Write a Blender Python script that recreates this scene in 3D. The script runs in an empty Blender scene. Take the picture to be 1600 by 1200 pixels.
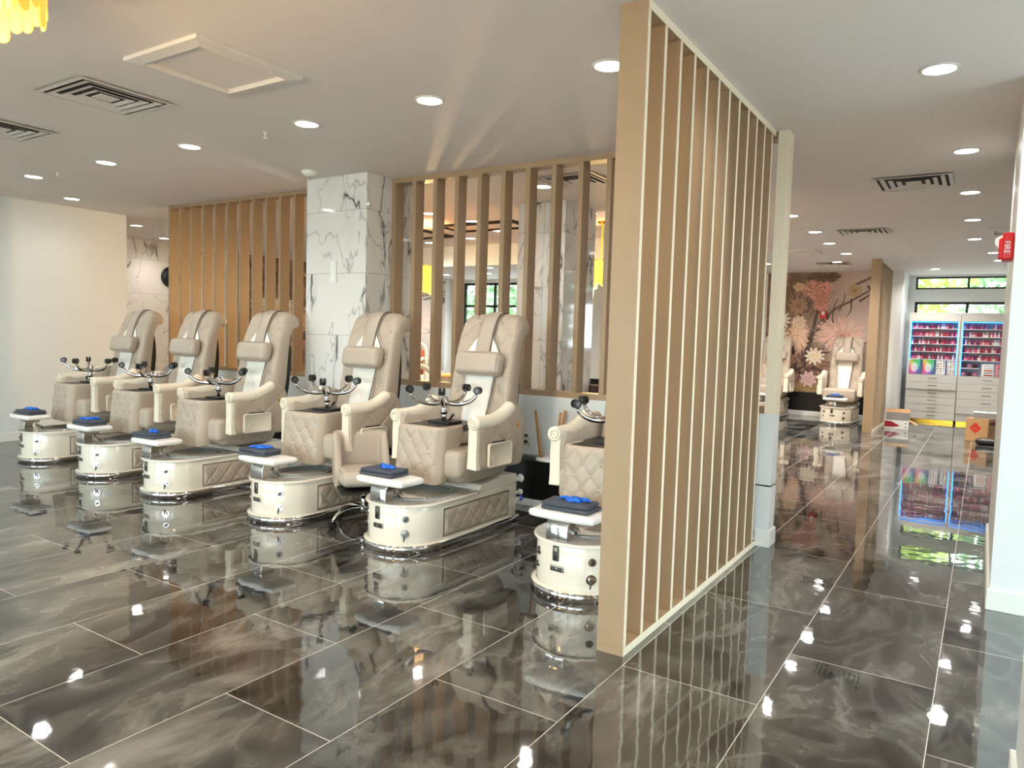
import bpy, bmesh, math, random
import numpy as np
from mathutils import Vector, Matrix
random.seed(7)
rng = np.random.default_rng(7)
PI = math.pi
S = bpy.context.scene
COL = S.collection

# ---------------------------------------------------------------- camera
def make_camera():
    f, H, yaw, pitch, roll = 1140.8, 1.5, .5729, .0653, .0296
    cy, sy, cp, sp, cr, sr = math.cos(yaw), math.sin(yaw), math.cos(pitch), math.sin(pitch), math.cos(roll), math.sin(roll)
    fwd = Vector((-sy*cp, cy*cp, -sp)); right = Vector((cy, sy, 0)); up = right.cross(fwd)
    r2 = cr*right + sr*up; u2 = -sr*right + cr*up
    cam = bpy.data.cameras.new('camera')
    cam.sensor_fit = 'HORIZONTAL'; cam.sensor_width = 36.0; cam.lens = f*36.0/1600.0
    cam.clip_start = 0.05; cam.clip_end = 200
    o = bpy.data.objects.new('camera', cam); COL.objects.link(o)
    M = Matrix((r2, u2, -fwd)).transposed().to_4x4(); M.translation = Vector((0, 0, H))
    o.matrix_world = M
    S.camera = o
make_camera()

# ---------------------------------------------------------------- world, sun, exposure
w = bpy.data.worlds.new('sky'); S.world = w; w.use_nodes = True
wn = w.node_tree; bg = wn.nodes['Background']
bg.inputs['Color'].default_value = (0.90, 0.955, 1.0, 1); bg.inputs['Strength'].default_value = 9.5
sun = bpy.data.lights.new('sun', 'SUN'); sun.energy = 6.0; sun.angle = 0.02; sun.color = (1, .95, .85)
so = bpy.data.objects.new('sun', sun); COL.objects.link(so); so.rotation_euler = (math.radians(38), 0, math.radians(25))
vs = S.view_settings
vs.view_transform = 'Standard'; vs.look = 'None'; vs.gamma = 1.0; vs.use_curve_mapping = False; vs.exposure = 0.5

HC = 3.025            # ceiling height
SPOT_W, DISC = 30.0, 16.0
COOL = (1.0, .965, .90); WARM = (1.0, .66, .28)

# ---------------------------------------------------------------- materials
def srgb(r, g, b):
    f = lambda c: c/12.92 if c <= .04045 else ((c+.055)/1.055)**2.4
    return (f(r), f(g), f(b), 1)
def mat(name, col, rough=.5, metal=0., spec=None, emit=None, estr=0., bump=None, coat=0., ior=None, alpha=None, trans=0., var=None):
    m = bpy.data.materials.new(name); m.use_nodes = True
    nt = m.node_tree; b = nt.nodes['Principled BSDF']
    b.inputs['Base Color'].default_value = srgb(*col); b.inputs['Roughness'].default_value = rough; b.inputs['Metallic'].default_value = metal
    if coat: b.inputs['Coat Weight'].default_value = coat; b.inputs['Coat Roughness'].default_value = .05
    if ior: b.inputs['IOR'].default_value = ior
    if trans: b.inputs['Transmission Weight'].default_value = trans
    if emit: b.inputs['Emission Color'].default_value = (*emit, 1); b.inputs['Emission Strength'].default_value = estr
    if var or bump:
        tc = nt.nodes.new('ShaderNodeTexCoord'); nz = nt.nodes.new('ShaderNodeTexNoise')
        nt.links.new(tc.outputs['Object'], nz.inputs['Vector'])
        nz.inputs['Scale'].default_value = (var or bump)[0]; nz.inputs['Detail'].default_value = 5
        if var:
            rp = nt.nodes.new('ShaderNodeMix'); rp.data_type = 'RGBA'
            c1 = srgb(*col); c2 = srgb(*var[1])
            rp.inputs['A'].default_value = c1; rp.inputs['B'].default_value = c2
            nt.links.new(nz.outputs['Fac'], rp.inputs['Factor']); nt.links.new(rp.outputs['Result'], b.inputs['Base Color'])
        if bump:
            n2 = nt.nodes.new('ShaderNodeTexNoise'); n2.inputs['Scale'].default_value = bump[0]; n2.inputs['Detail'].default_value = 4
            nt.links.new(tc.outputs['Object'], n2.inputs['Vector'])
            bp = nt.nodes.new('ShaderNodeBump'); bp.inputs['Strength'].default_value = bump[1]; bp.inputs['Distance'].default_value = .01
            nt.links.new(n2.outputs['Fac'], bp.inputs['Height']); nt.links.new(bp.outputs['Normal'], b.inputs['Normal'])
    return m
def ramp(nt, stops):
    r = nt.nodes.new('ShaderNodeValToRGB'); e = r.color_ramp.elements
    while len(e) < len(stops): e.new(.5)
    for x, (p, c) in zip(e, stops): x.position = p; x.color = c
    return r
def math_node(nt, op, a, b=None, c=None):
    n = nt.nodes.new('ShaderNodeMath'); n.operation = op
    for i, v in enumerate((a, b, c)):
        if v is None: continue
        if isinstance(v, (int, float)): n.inputs[i].default_value = v
        else: nt.links.new(v, n.inputs[i])
    return n.outputs[0]

def floor_material():
    m = bpy.data.materials.new('polished_tile'); m.use_nodes = True; nt = m.node_tree; b = nt.nodes['Principled BSDF']
    L = nt.links
    tc = nt.nodes.new('ShaderNodeTexCoord'); sp = nt.nodes.new('ShaderNodeSeparateXYZ'); L.new(tc.outputs['Object'], sp.inputs[0])
    T = .61; X0 = -.0967
    rx = math_node(nt, 'DIVIDE', math_node(nt, 'SUBTRACT', X0, sp.outputs['X']), T)
    row = math_node(nt, 'FLOOR', rx)
    fx = math_node(nt, 'SUBTRACT', rx, row)
    par = math_node(nt, 'MODULO', math_node(nt, 'ADD', row, 100), 2)
    ry = math_node(nt, 'ADD', math_node(nt, 'DIVIDE', sp.outputs['Y'], 2*T), math_node(nt, 'MULTIPLY', par, .5))
    cl = math_node(nt, 'FLOOR', ry); fy = math_node(nt, 'SUBTRACT', ry, cl)
    ex = math_node(nt, 'MULTIPLY', math_node(nt, 'MINIMUM', fx, math_node(nt, 'SUBTRACT', 1, fx)), T)
    ey = math_node(nt, 'MULTIPLY', math_node(nt, 'MINIMUM', fy, math_node(nt, 'SUBTRACT', 1, fy)), 2*T)
    grout = math_node(nt, 'LESS_THAN', math_node(nt, 'MINIMUM', ex, ey), .0016)
    cmb = nt.nodes.new('ShaderNodeCombineXYZ'); L.new(row, cmb.inputs[0]); L.new(cl, cmb.inputs[1])
    wn_ = nt.nodes.new('ShaderNodeTexWhiteNoise'); wn_.noise_dimensions = '3D'; L.new(cmb.outputs[0], wn_.inputs['Vector'])
    va = nt.nodes.new('ShaderNodeVectorMath'); va.operation = 'MULTIPLY_ADD'; L.new(wn_.outputs['Color'], va.inputs[0])
    va.inputs[1].default_value = (40, 40, 40); L.new(tc.outputs['Object'], va.inputs[2])
    mp = nt.nodes.new('ShaderNodeMapping'); L.new(va.outputs[0], mp.inputs['Vector']); mp.inputs['Scale'].default_value = (1.25, .55, 1); mp.inputs['Rotation'].default_value = (0, 0, .5)
    n1 = nt.nodes.new('ShaderNodeTexNoise'); L.new(mp.outputs[0], n1.inputs['Vector']); n1.inputs['Scale'].default_value = 2.1; n1.inputs['Detail'].default_value = 9; n1.inputs['Roughness'].default_value = .60; n1.inputs['Distortion'].default_value = .5
    r1 = ramp(nt, [(.34, srgb(.08, .085, .085)), (.46, srgb(.21, .215, .21)), (.56, srgb(.35, .345, .33)), (.70, srgb(.54, .53, .50))]); L.new(n1.outputs['Fac'], r1.inputs[0])
    n2 = nt.nodes.new('ShaderNodeTexNoise'); L.new(mp.outputs[0], n2.inputs['Vector']); n2.inputs['Scale'].default_value = 1.7; n2.inputs['Detail'].default_value = 6; n2.inputs['Distortion'].default_value = 2.2
    v = math_node(nt, 'SUBTRACT', 1, math_node(nt, 'MULTIPLY', math_node(nt, 'ABSOLUTE', math_node(nt, 'SUBTRACT', n2.outputs['Fac'], .5)), 17)); v = math_node(nt, 'MAXIMUM', v, 0)
    v = math_node(nt, 'MULTIPLY', v, math_node(nt, 'MULTIPLY', n1.outputs['Fac'], .34))
    mx = nt.nodes.new('ShaderNodeMix'); mx.data_type = 'RGBA'; L.new(v, mx.inputs['Factor']); L.new(r1.outputs[0], mx.inputs['A']); mx.inputs['B'].default_value = srgb(.72, .71, .68)
    mg = nt.nodes.new('ShaderNodeMix'); mg.data_type = 'RGBA'; L.new(grout, mg.inputs['Factor']); L.new(mx.outputs['Result'], mg.inputs['A']); mg.inputs['B'].default_value = srgb(.86, .84, .80)
    L.new(mg.outputs['Result'], b.inputs['Base Color'])
    b.inputs['Roughness'].default_value = .035; b.inputs['IOR'].default_value = 2.45
    ro = math_node(nt, 'MULTIPLY_ADD', grout, .4, .03); L.new(ro, b.inputs['Roughness'])
    nb = nt.nodes.new('ShaderNodeTexNoise'); L.new(tc.outputs['Object'], nb.inputs['Vector']); nb.inputs['Scale'].default_value = 7; nb.inputs['Detail'].default_value = 1.5
    bp = nt.nodes.new('ShaderNodeBump'); bp.inputs['Strength'].default_value = .12; bp.inputs['Distance'].default_value = .006; L.new(nb.outputs['Fac'], bp.inputs['Height']); L.new(bp.outputs['Normal'], b.inputs['Normal'])
    return m

def marble_material():
    m = bpy.data.materials.new('veined_marble'); m.use_nodes = True; nt = m.node_tree; b = nt.nodes['Principled BSDF']; L = nt.links
    tc = nt.nodes.new('ShaderNodeTexCoord'); sp = nt.nodes.new('ShaderNodeSeparateXYZ'); L.new(tc.outputs['Object'], sp.inputs[0])
    rz = math_node(nt, 'DIVIDE', math_node(nt, 'ADD', sp.outputs['Z'], -.24), .61); row = math_node(nt, 'FLOOR', rz); fz = math_node(nt, 'SUBTRACT', rz, row)
    par = math_node(nt, 'MODULO', math_node(nt, 'ADD', row, 100), 2)
    u = math_node(nt, 'ADD', sp.outputs['X'], sp.outputs['Y'])
    ru = math_node(nt, 'ADD', math_node(nt, 'DIVIDE', u, 1.22), math_node(nt, 'MULTIPLY_ADD', par, .0, .60)); cu = math_node(nt, 'FLOOR', ru); fu = math_node(nt, 'SUBTRACT', ru, cu)
    ez = math_node(nt, 'MULTIPLY', math_node(nt, 'MINIMUM', fz, math_node(nt, 'SUBTRACT', 1, fz)), .61)
    eu = math_node(nt, 'MULTIPLY', math_node(nt, 'MINIMUM', fu, math_node(nt, 'SUBTRACT', 1, fu)), 1.22)
    grout = math_node(nt, 'LESS_THAN', math_node(nt, 'MINIMUM', ez, eu), .0016)
    cmb = nt.nodes.new('ShaderNodeCombineXYZ'); L.new(row, cmb.inputs[0]); L.new(cu, cmb.inputs[1])
    wn_ = nt.nodes.new('ShaderNodeTexWhiteNoise'); L.new(cmb.outputs[0], wn_.inputs['Vector'])
    va = nt.nodes.new('ShaderNodeVectorMath'); va.operation = 'MULTIPLY_ADD'; L.new(wn_.outputs['Color'], va.inputs[0]); va.inputs[1].default_value = (30, 30, 30); L.new(tc.outputs['Object'], va.inputs[2])
    n0 = nt.nodes.new('ShaderNodeTexNoise'); L.new(va.outputs[0], n0.inputs['Vector']); n0.inputs['Scale'].default_value = 3.2; n0.inputs['Detail'].default_value = 5
    wv = nt.nodes.new('ShaderNodeVectorMath'); wv.operation = 'MULTIPLY_ADD'; L.new(n0.outputs['Color'], wv.inputs[0]); wv.inputs[1].default_value = (.07, .07, .07); L.new(va.outputs[0], wv.inputs[2])
    def veins(scale, k, rot, stretch, dist):
        mp = nt.nodes.new('ShaderNodeMapping'); L.new(wv.outputs[0], mp.inputs['Vector']); mp.inputs['Rotation'].default_value = rot; mp.inputs['Scale'].default_value = (1, 1, stretch)
        no = nt.nodes.new('ShaderNodeTexNoise'); L.new(mp.outputs[0], no.inputs['Vector']); no.inputs['Scale'].default_value = scale; no.inputs['Detail'].default_value = 4; no.inputs['Roughness'].default_value = .45; no.inputs['Distortion'].default_value = dist
        return math_node(nt, 'MAXIMUM', math_node(nt, 'SUBTRACT', 1, math_node(nt, 'MULTIPLY', math_node(nt, 'ABSOLUTE', math_node(nt, 'SUBTRACT', no.outputs['Fac'], .5)), k)), 0)
    nm = nt.nodes.new('ShaderNodeTexNoise'); L.new(va.outputs[0], nm.inputs['Vector']); nm.inputs['Scale'].default_value = 2.3; nm.inputs['Detail'].default_value = 3
    mk = ramp(nt, [(.42, (0, 0, 0, 1)), (.60, (1, 1, 1, 1))]); L.new(nm.outputs['Fac'], mk.inputs[0])
    v1 = math_node(nt, 'MULTIPLY', math_node(nt, 'MULTIPLY', veins(1.9, 62, (.5, .6, 0), .38, .3), mk.outputs[0]), .85)
    v2 = math_node(nt, 'MULTIPLY', veins(2.5, 120, (.3, -.8, .3), .38, .25), .42)
    v3 = math_node(nt, 'MULTIPLY', math_node(nt, 'MULTIPLY', veins(1.9, 12, (.5, .6, 0), .38, .3), mk.outputs[0]), .14)
    vv = math_node(nt, 'MINIMUM', math_node(nt, 'ADD', math_node(nt, 'ADD', v1, v2), v3), 1)
    mx = nt.nodes.new('ShaderNodeMix'); mx.data_type = 'RGBA'; L.new(vv, mx.inputs['Factor']); mx.inputs['A'].default_value = srgb(.90, .89, .87); mx.inputs['B'].default_value = srgb(.24, .25, .28)
    mg = nt.nodes.new('ShaderNodeMix'); mg.data_type = 'RGBA'; L.new(grout, mg.inputs['Factor']); L.new(mx.outputs['Result'], mg.inputs['A']); mg.inputs['B'].default_value = srgb(.5, .48, .46)
    L.new(mg.outputs['Result'], b.inputs['Base Color']); b.inputs['Roughness'].default_value = .06
    return m

def attr_material(name, rough=.5):
    m = bpy.data.materials.new(name); m.use_nodes = True; nt = m.node_tree; b = nt.nodes['Principled BSDF']
    a = nt.nodes.new('ShaderNodeVertexColor'); a.layer_name = 'print'; nt.links.new(a.outputs['Color'], b.inputs['Base Color']); b.inputs['Roughness'].default_value = rough
    return m

M = dict(
    floor=floor_material(), marble=marble_material(),
    ceiling=mat('ceiling_paint', (.88, .85, .835), .7, bump=(60, .05)),
    wall=mat('white_wall_paint', (.90, .91, .90), .55, bump=(90, .04)),
    wallgloss=mat('satin_white_paint', (.90, .905, .90), .35),
    base=mat('baseboard_white', (.93, .93, .91), .35),
    black=mat('black_paint', (.03, .03, .03), .35),
    blackp=mat('black_plastic', (.05, .05, .05), .4),
    darkgrey=mat('dark_grey_ledge', (.30, .30, .30), .4),
    slat=mat('tan_painted_wood', (.67, .565, .44), .45, var=(3, (.635, .53, .41))),
    slatedge=mat('cream_board_edge', (.95, .90, .80), .45),
    leather=mat('tan_leather', (.725, .665, .595), .42, bump=(220, .12)),
    leather2=mat('smooth_tan_leather', (.725, .67, .605), .38, bump=(180, .08)),
    crease_shade=mat('painted_crease_shade', (.40, .33, .28), .7),
    piping=mat('dark_piping', (.25, .2, .17), .6),
    button=mat('leather_button', (.80, .73, .65), .35),
    cream=mat('cream_lacquer', (.94, .905, .835), .10, coat=.6),
    arm=mat('cream_arm_finish', (.94, .90, .82), .33),
    strip=mat('white_mesh_cover', (.975, .965, .93), .7, bump=(400, .2)),
    chrome=mat('chrome', (.80, .79, .78), .10, 1.),
    steel=mat('brushed_steel', (.62, .60, .56), .25, 1.),
    gun=mat('dark_badge_metal', (.35, .34, .32), .3, .8),
    granite=mat('speckled_white_deck', (.86, .84, .81), .15, var=(25, (.66, .64, .62)), coat=.3),
    glass=mat('basin_glass', (.56, .58, .57), .07, .35, coat=.8),
    pad=mat('white_vinyl_pad', (.955, .945, .925), .3),
    towel=mat('dark_grey_towel', (.33, .35, .395), .95, bump=(300, .8)),
    blue=mat('blue_nitrile', (.08, .42, .86), .35),
    bluepl=mat('blue_plastic', (.12, .3, .75), .35),
    white=mat('white_plastic', (.92, .92, .90), .35),
    brass=mat('brass', (.82, .62, .25), .22, 1.),
    gold=mat('gold_foil_toe_kick', (.85, .66, .22), .2, .9),
    lens=mat('lamp_lens', (1, 1, 1), .4, emit=(1, .97, .93), estr=DISC),
    shell=mat('amber_shell_petal', (.95, .72, .30), .35, emit=(1.0, .52, .06), estr=.62),
    led=mat('blue_led_strip', (.3, .7, 1), .4, emit=(.02, .30, 1.0), estr=7.5),
    ledback=mat('shelf_back_panel', (.80, .80, .84), .5),
    cab=mat('light_grey_laminate', (.83, .81, .78), .4, var=(4, (.80, .78, .75))),
    cabline=mat('drawer_gap', (.25, .23, .22), .6),
    woodleg=mat('oak_leg', (.75, .55, .34), .45, var=(14, (.66, .46, .27))),
    red=mat('fire_alarm_red', (.80, .07, .10), .3),
    redp=mat('red_print', (.82, .22, .14), .6), darkred=mat('oxblood_vinyl', (.26, .05, .06), .4),
    card=mat('corrugated_cardboard', (.78, .62, .44), .8, var=(8, (.72, .56, .39))),
    whitecard=mat('white_cardboard', (.94, .94, .93), .6), greycard=mat('grey_cardboard', (.62, .61, .60), .7), crimson=mat('crimson_print', (.62, .03, .10), .5),
    darkprint=mat('dark_red_label', (.36, .10, .09), .6),
    frame=mat('black_window_frame', (.035, .045, .06), .4),
    pane=None,
    terracotta=mat('terracotta_vinyl', (.68, .40, .28), .45), tanwood=mat('tan_tabletop', (.80, .62, .42), .4),
    leaf=mat('tree_leaves', (.44, .58, .44), .6, var=(.9, (.56, .67, .48))), leafy=mat('yellow_tree_leaves', (.76, .76, .36), .6, var=(.9, (.50, .66, .36))),
    bark=mat('bark', (.3, .24, .18), .9), paving=mat('concrete_paving', (.66, .64, .62), .9, var=(2, (.60, .58, .56))),
    ventdark=mat('vent_recess', (.16, .15, .15), .8), vent=mat('vent_white', (.86, .84, .82), .5),
)
def glass_material():
    m = bpy.data.materials.new('window_glass'); m.use_nodes = True; nt = m.node_tree
    for n in list(nt.nodes): nt.nodes.remove(n)
    out = nt.nodes.new('ShaderNodeOutputMaterial'); t = nt.nodes.new('ShaderNodeBsdfTransparent'); g = nt.nodes.new('ShaderNodeBsdfGlossy'); g.inputs['Roughness'].default_value = .02
    t.inputs['Color'].default_value = (.90, .97, .97, 1)
    mx = nt.nodes.new('ShaderNodeMixShader'); mx.inputs[0].default_value = .06
    nt.links.new(t.outputs[0], mx.inputs[1]); nt.links.new(g.outputs[0], mx.inputs[2]); nt.links.new(mx.outputs[0], out.inputs[0])
    return m
M['pane'] = glass_material()

# ---------------------------------------------------------------- mesh builder
class MB:
    def __init__(s): s.v = []; s.f = []; s.mi = []; s.sm = []; s.mats = []
    def m(s, k):
        k = M[k] if isinstance(k, str) else k
        if k not in s.mats: s.mats.append(k)
        return s.mats.index(k)
    def add(s, vs_, fs, k, smooth=False):
        o = len(s.v); s.v += [tuple(map(float, p)) for p in vs_]; mi = s.m(k)
        for f in fs: s.f.append(tuple(o+i for i in f)); s.mi.append(mi); s.sm.append(smooth)
        return s
    def box(s, x0, x1, y0, y1, z0, z1, k, faces=None):
        V = [(x, y, z) for z in (z0, z1) for y in (y0, y1) for x in (x0, x1)]
        F = [(0, 2, 3, 1), (4, 5, 7, 6), (0, 1, 5, 4), (2, 6, 7, 3), (0, 4, 6, 2), (1, 3, 7, 5)]   # -z +z -y +y -x +x
        if faces:
            for i, f in enumerate(F): s.add(V, [f], faces.get(i, k))
        else: s.add(V, F, k)
        return s
    def rbox(s, c, d, r, k, seg=3, M4=None, smooth=True, puff=0.):
        # rounded box: a superellipsoid-like subdivided cube with corner radius r
        n = seg; hx, hy, hz = d[0]/2, d[1]/2, d[2]/2; r = min(r, hx, hy, hz)
        def axis(h):
            a = [-h+r - r*math.cos(t) for t in [i*PI/2/n for i in range(n)]] 
            a = [(-h+r, -math.tan((1-i/n)*PI/4)) for i in range(n)] + [(-h+r, 0.)]
            mid = [(-h+r+(2*(h-r))*j/4, 0.) for j in range(1, 4)]
            b = [(h-r, 0.)] + [(h-r, math.tan(i/n*PI/4)) for i in range(1, n+1)]
            return a+mid+b
        ax, ay, az = axis(hx), axis(hy), axis(hz)
        def put(i, j, kk, face):
            (px_, ox), (py_, oy), (pz_, oz) = ax[i], ay[j], az[kk]
            o = Vector((ox, oy, oz)); 
            if o.length > 0: o = o.normalized()*r
            p = Vector((px_, py_, pz_))+o
            if puff:
                q = Vector((p.x/hx, p.y/hy, p.z/hz))
                if face == 0: p.x += math.copysign(puff, p.x)*(1-q.y**2)*(1-q.z**2)
                if face == 1: p.y += math.copysign(puff, p.y)*(1-q.x**2)*(1-q.z**2)
                if face == 2: p.z += math.copysign(puff, p.z)*(1-q.y**2)*(1-q.x**2)
            p = p+Vector(c) if M4 is None else M4 @ (p+Vector(c))
            return tuple(p)
        N = len(ax)-1
        for face in range(3):
            for side in (0, N):
                V = []; F = []
                for a in range(N+1):
                    for b_ in range(N+1):
                        idx = [(side, a, b_), (a, side, b_), (a, b_, side)][face]; V.append(put(*idx, face))
                for a in range(N):
                    for b_ in range(N):
                        q = (a*(N+1)+b_, (a+1)*(N+1)+b_, (a+1)*(N+1)+b_+1, a*(N+1)+b_+1)
                        flip = (side == 0) ^ (face == 1)
                        F.append(q[::-1] if flip else q)
                s.add(V, F, k, smooth)
        return s
    def grid(s, fn, nu, nv, k, smooth=True, flip=False):
        V = [fn(i/nu, j/nv) for i in range(nu+1) for j in range(nv+1)]
        F = []
        for i in range(nu):
            for j in range(nv):
                q = (i*(nv+1)+j, (i+1)*(nv+1)+j, (i+1)*(nv+1)+j+1, i*(nv+1)+j+1); F.append(q[::-1] if flip else q)
        return s.add(V, F, k, smooth)
    def loft(s, loops, k, smooth=True, cap0=False, cap1=False, closed=True):
        n = len(loops[0]); V = [p for l in loops for p in l]; F = []
        for a in range(len(loops)-1):
            for b_ in range(n if closed else n-1):
                c = (b_+1) % n; F.append((a*n+b_, a*n+c, (a+1)*n+c, (a+1)*n+b_))
        if cap0: F.append(tuple(range(n))[::-1])
        if cap1: F.append(tuple((len(loops)-1)*n+i for i in range(n)))
        return s.add(V, F, k, smooth)
    def tube(s, pts, r, k, n=10, cap=True):
        pts = [Vector(p) for p in pts]; rs = r if isinstance(r, (list, tuple)) else [r]*len(pts)
        loops = []; ref = None
        for i, p in enumerate(pts):
            t = (pts[min(i+1, len(pts)-1)]-pts[max(i-1, 0)]).normalized()
            if ref is None:
                ref = Vector((0, 0, 1)) if abs(t.z) < .9 else Vector((1, 0, 0))
            a = t.cross(ref).normalized(); b_ = a.cross(t).normalized(); ref = b_
            loops.append([tuple(p+rs[i]*(math.cos(q)*a+math.sin(q)*b_)) for q in [2*PI*j/n for j in range(n)]])
        return s.loft(loops, k, True, cap, cap)
    def cyl(s, p0, p1, r, k, n=20, r1=None):
        r1 = r if r1 is None else r1
        p0 = Vector(p0); p1 = Vector(p1); t = (p1-p0).normalized(); ref = Vector((0, 0, 1)) if abs(t.z) < .9 else Vector((1, 0, 0))
        a = t.cross(ref).normalized(); b_ = a.cross(t).normalized()
        L = lambda p, rr: [tuple(p+rr*(math.cos(q)*a+math.sin(q)*b_)) for q in [2*PI*j/n for j in range(n)]]
        s.loft([L(p0, r), L(p1, r1)], k, True)
        s.add(L(p0, r), [tuple(range(n))[::-1]], k); s.add(L(p1, r1), [tuple(range(n))], k)
        return s
    def lathe(s, prof, k, c=(0, 0, 0), n=24, axis='z', smooth=True):
        loops = []
        for r, z in prof:
            l = []
            for j in range(n):
                q = 2*PI*j/n; x, y = r*math.cos(q), r*math.sin(q)
                p = (x, y, z) if axis == 'z' else ((x, z, y) if axis == 'y' else (z, x, y))
                l.append((p[0]+c[0], p[1]+c[1], p[2]+c[2]))
            loops.append(l)
        if axis == 'y': loops = loops[::-1]
        return s.loft(loops, k, smooth, prof[0][0] > 1e-6, prof[-1][0] > 1e-6)
    def sphere(s, c, r, k, n=10, m=6, sc=(1, 1, 1)):
        loops = []
        for i in range(1, m):
            a = PI*i/m; loops.append([(c[0]+sc[0]*r*math.sin(a)*math.cos(2*PI*j/n), c[1]+sc[1]*r*math.sin(a)*math.sin(2*PI*j/n), c[2]-sc[2]*r*math.cos(a)) for j in range(n)])
        return s.loft(loops, k, True, True, True)
    def prism(s, poly, a0, a1, k, axis='x', smooth=False, kside=None):
        # poly in the two remaining axes, extruded between a0 and a1
        def P(p, a): return (a, p[0], p[1]) if axis == 'x' else ((p[0], a, p[1]) if axis == 'y' else (p[0], p[1], a))
        n = len(poly); A = [P(p, a0) for p in poly]; B = [P(p, a1) for p in poly]
        s.add(A, [tuple(range(n))], k); s.add(B, [tuple(range(n))[::-1]], k)
        s.add(A+B, [(i, (i+1) % n, n+(i+1) % n, n+i) for i in range(n)], kside or k, smooth)
        return s
    def mesh(s, name, fixn=True):
        me = bpy.data.meshes.new(name); me.from_pydata(s.v, [], s.f)
        for m_ in s.mats: me.materials.append(m_)
        me.polygons.foreach_set('material_index', s.mi); me.polygons.foreach_set('use_smooth', s.sm)
        if fixn:
            bm = bmesh.new(); bm.from_mesh(me); bmesh.ops.remove_doubles(bm, verts=bm.verts, dist=1e-5); bmesh.ops.recalc_face_normals(bm, faces=bm.faces); bm.to_mesh(me); bm.free()
        me.update(); return me
    def build(s, name, parent=None, label=None, cat=None, group=None, kind=None, fixn=True, loc=None):
        o = bpy.data.objects.new(name, s.mesh(name, fixn)); COL.objects.link(o)
        if parent: o.parent = parent
        if loc: o.location = loc
        tag(o, label, cat, group, kind); return o
def tag(o, label=None, cat=None, group=None, kind=None):
    if label: o['label'] = label
    if cat: o['category'] = cat
    if group: o['group'] = group
    if kind: o['kind'] = kind
    return o
def empty(name, loc=(0, 0, 0), rz=0., label=None, cat=None, group=None):
    o = bpy.data.objects.new(name, None); COL.objects.link(o); o.location = loc; o.rotation_euler = (0, 0, rz); o.empty_display_size = .1
    return tag(o, label, cat, group)
def kids(o): return [c for c in list(bpy.data.objects) if c.parent == o]
def copy_tree(o, loc=None, rz=None, label=None, parent=None, group=None):
    c = o.copy(); COL.objects.link(c)
    if parent: c.parent = parent
    if loc is not None: c.location = loc
    if rz is not None: c.rotation_euler = (0, 0, rz)
    if label: c['label'] = label
    if group: c['group'] = group
    for ch in KIDS.get(o.name, None) or kids(o): copy_tree(ch, parent=c)
    return c
KIDS = {}
def bevel_mod(o, w=.004, seg=2):
    b = o.modifiers.new('bevel', 'BEVEL'); b.width = w; b.segments = seg; b.limit_method = 'ANGLE'; return o

# text as flat mesh
def text_mesh(txt, size, m, name, parent, M4, depth=.0006):
    cu = bpy.data.curves.new(name, 'FONT'); cu.body = txt; cu.size = size; cu.extrude = depth; cu.align_x = 'CENTER'; cu.align_y = 'CENTER'
    t = bpy.data.objects.new(name+'_tmp', cu); COL.objects.link(t)
    dg = bpy.context.evaluated_depsgraph_get(); me = bpy.data.meshes.new_from_object(t.evaluated_get(dg))
    bpy.data.objects.remove(t); bpy.data.curves.remove(cu)
    me.materials.clear(); me.materials.append(M[m]); o = bpy.data.objects.new(name, me); COL.objects.link(o); o.parent = parent; o.matrix_local = M4
    return o

# ---------------------------------------------------------------- setting: shell
XL, XR, YB, YM, YC = -12.7, 3.2, -5.0, 16.45, 17.55
def st(name, mb, **k): return mb.build(name, kind='structure', **k)
st('floor', MB().box(XL-.2, XR+.2, YB-.2, YC+.2, -.1, 0, 'floor'))
st('ceiling', MB().box(XL-.2, XR+.2, YB-.2, YC+.2, HC, HC+.15, 'ceiling'))
def wall_with_holes(x0, x1, y0, y1, z0, z1, holes, k='wall'):
    """wall along x with rectangular holes [(xa, xb, za, zb)], sorted, non overlapping in x unless same columns"""
    mb = MB(); xs = sorted({x0, x1, *[h[0] for h in holes], *[h[1] for h in holes]})
    for a, b in zip(xs[:-1], xs[1:]):
        hs = sorted([(h[2], h[3]) for h in holes if h[0] <= a+1e-6 and h[1] >= b-1e-6]); z = z0
        for za, zb in hs:
            if za > z+1e-6: mb.box(a, b, y0, y1, z, za, k)
            z = zb
        if z < z1-1e-6: mb.box(a, b, y0, y1, z, z1, k)
    return mb
st('wall_left', MB().box(-10.33, -10.18, YB, 5.72, 0, HC, 'wall'))
st('wall_marble', MB().box(XL-.15, XL, 5.0, 9.1, 0, HC, 'marble'))
st('wall_outer_left', MB().box(XL-.15, XL, 9.1, YM+.15, 0, HC, 'wall').box(XL-.15, -10.33, 4.9, 5.0, 0, HC, 'wall'))
# mural wall (far, centre) with the big window on its left part
FW = [(-12.3, -9.0, .75, 2.93)]
st('wall_back', wall_with_holes(XL-.15, -1.50, YM, YM+.15, 0, HC, FW))
st('wall_jog', MB().box(-1.62, -1.43, YM-.05, YC+.15, 0, HC, 'wallgloss'))
CW = [(-1.30, 1.6, 2.73, 2.985), (-1.30, 1.6, 1.2, 2.47)]
st('wall_far', wall_with_holes(-1.5, XR, YC, YC+.15, 0, HC, CW))
st('wall_right', MB().box(XR, XR+.15, YB, 3.15, 0, HC, 'wall').box(XR, XR+.15, 4.85, YC, 0, HC, 'wall').box(XR, XR+.15, 3.15, 4.85, 2.75, HC, 'wall'))
BW = [(-9.4, -6.4, .3, 2.8), (-5.6, -2.6, .3, 2.8), (-1.9, .1, .05, 2.8), (.6, 3.0, .3, 2.8)]
st('wall_front', wall_with_holes(-10.33, XR, YB-.15, YB, 0, HC, BW))
st('wall_pier', MB().box(.105, XR, 5.01, 6.9, 0, HC, 'wallgloss'))
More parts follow.
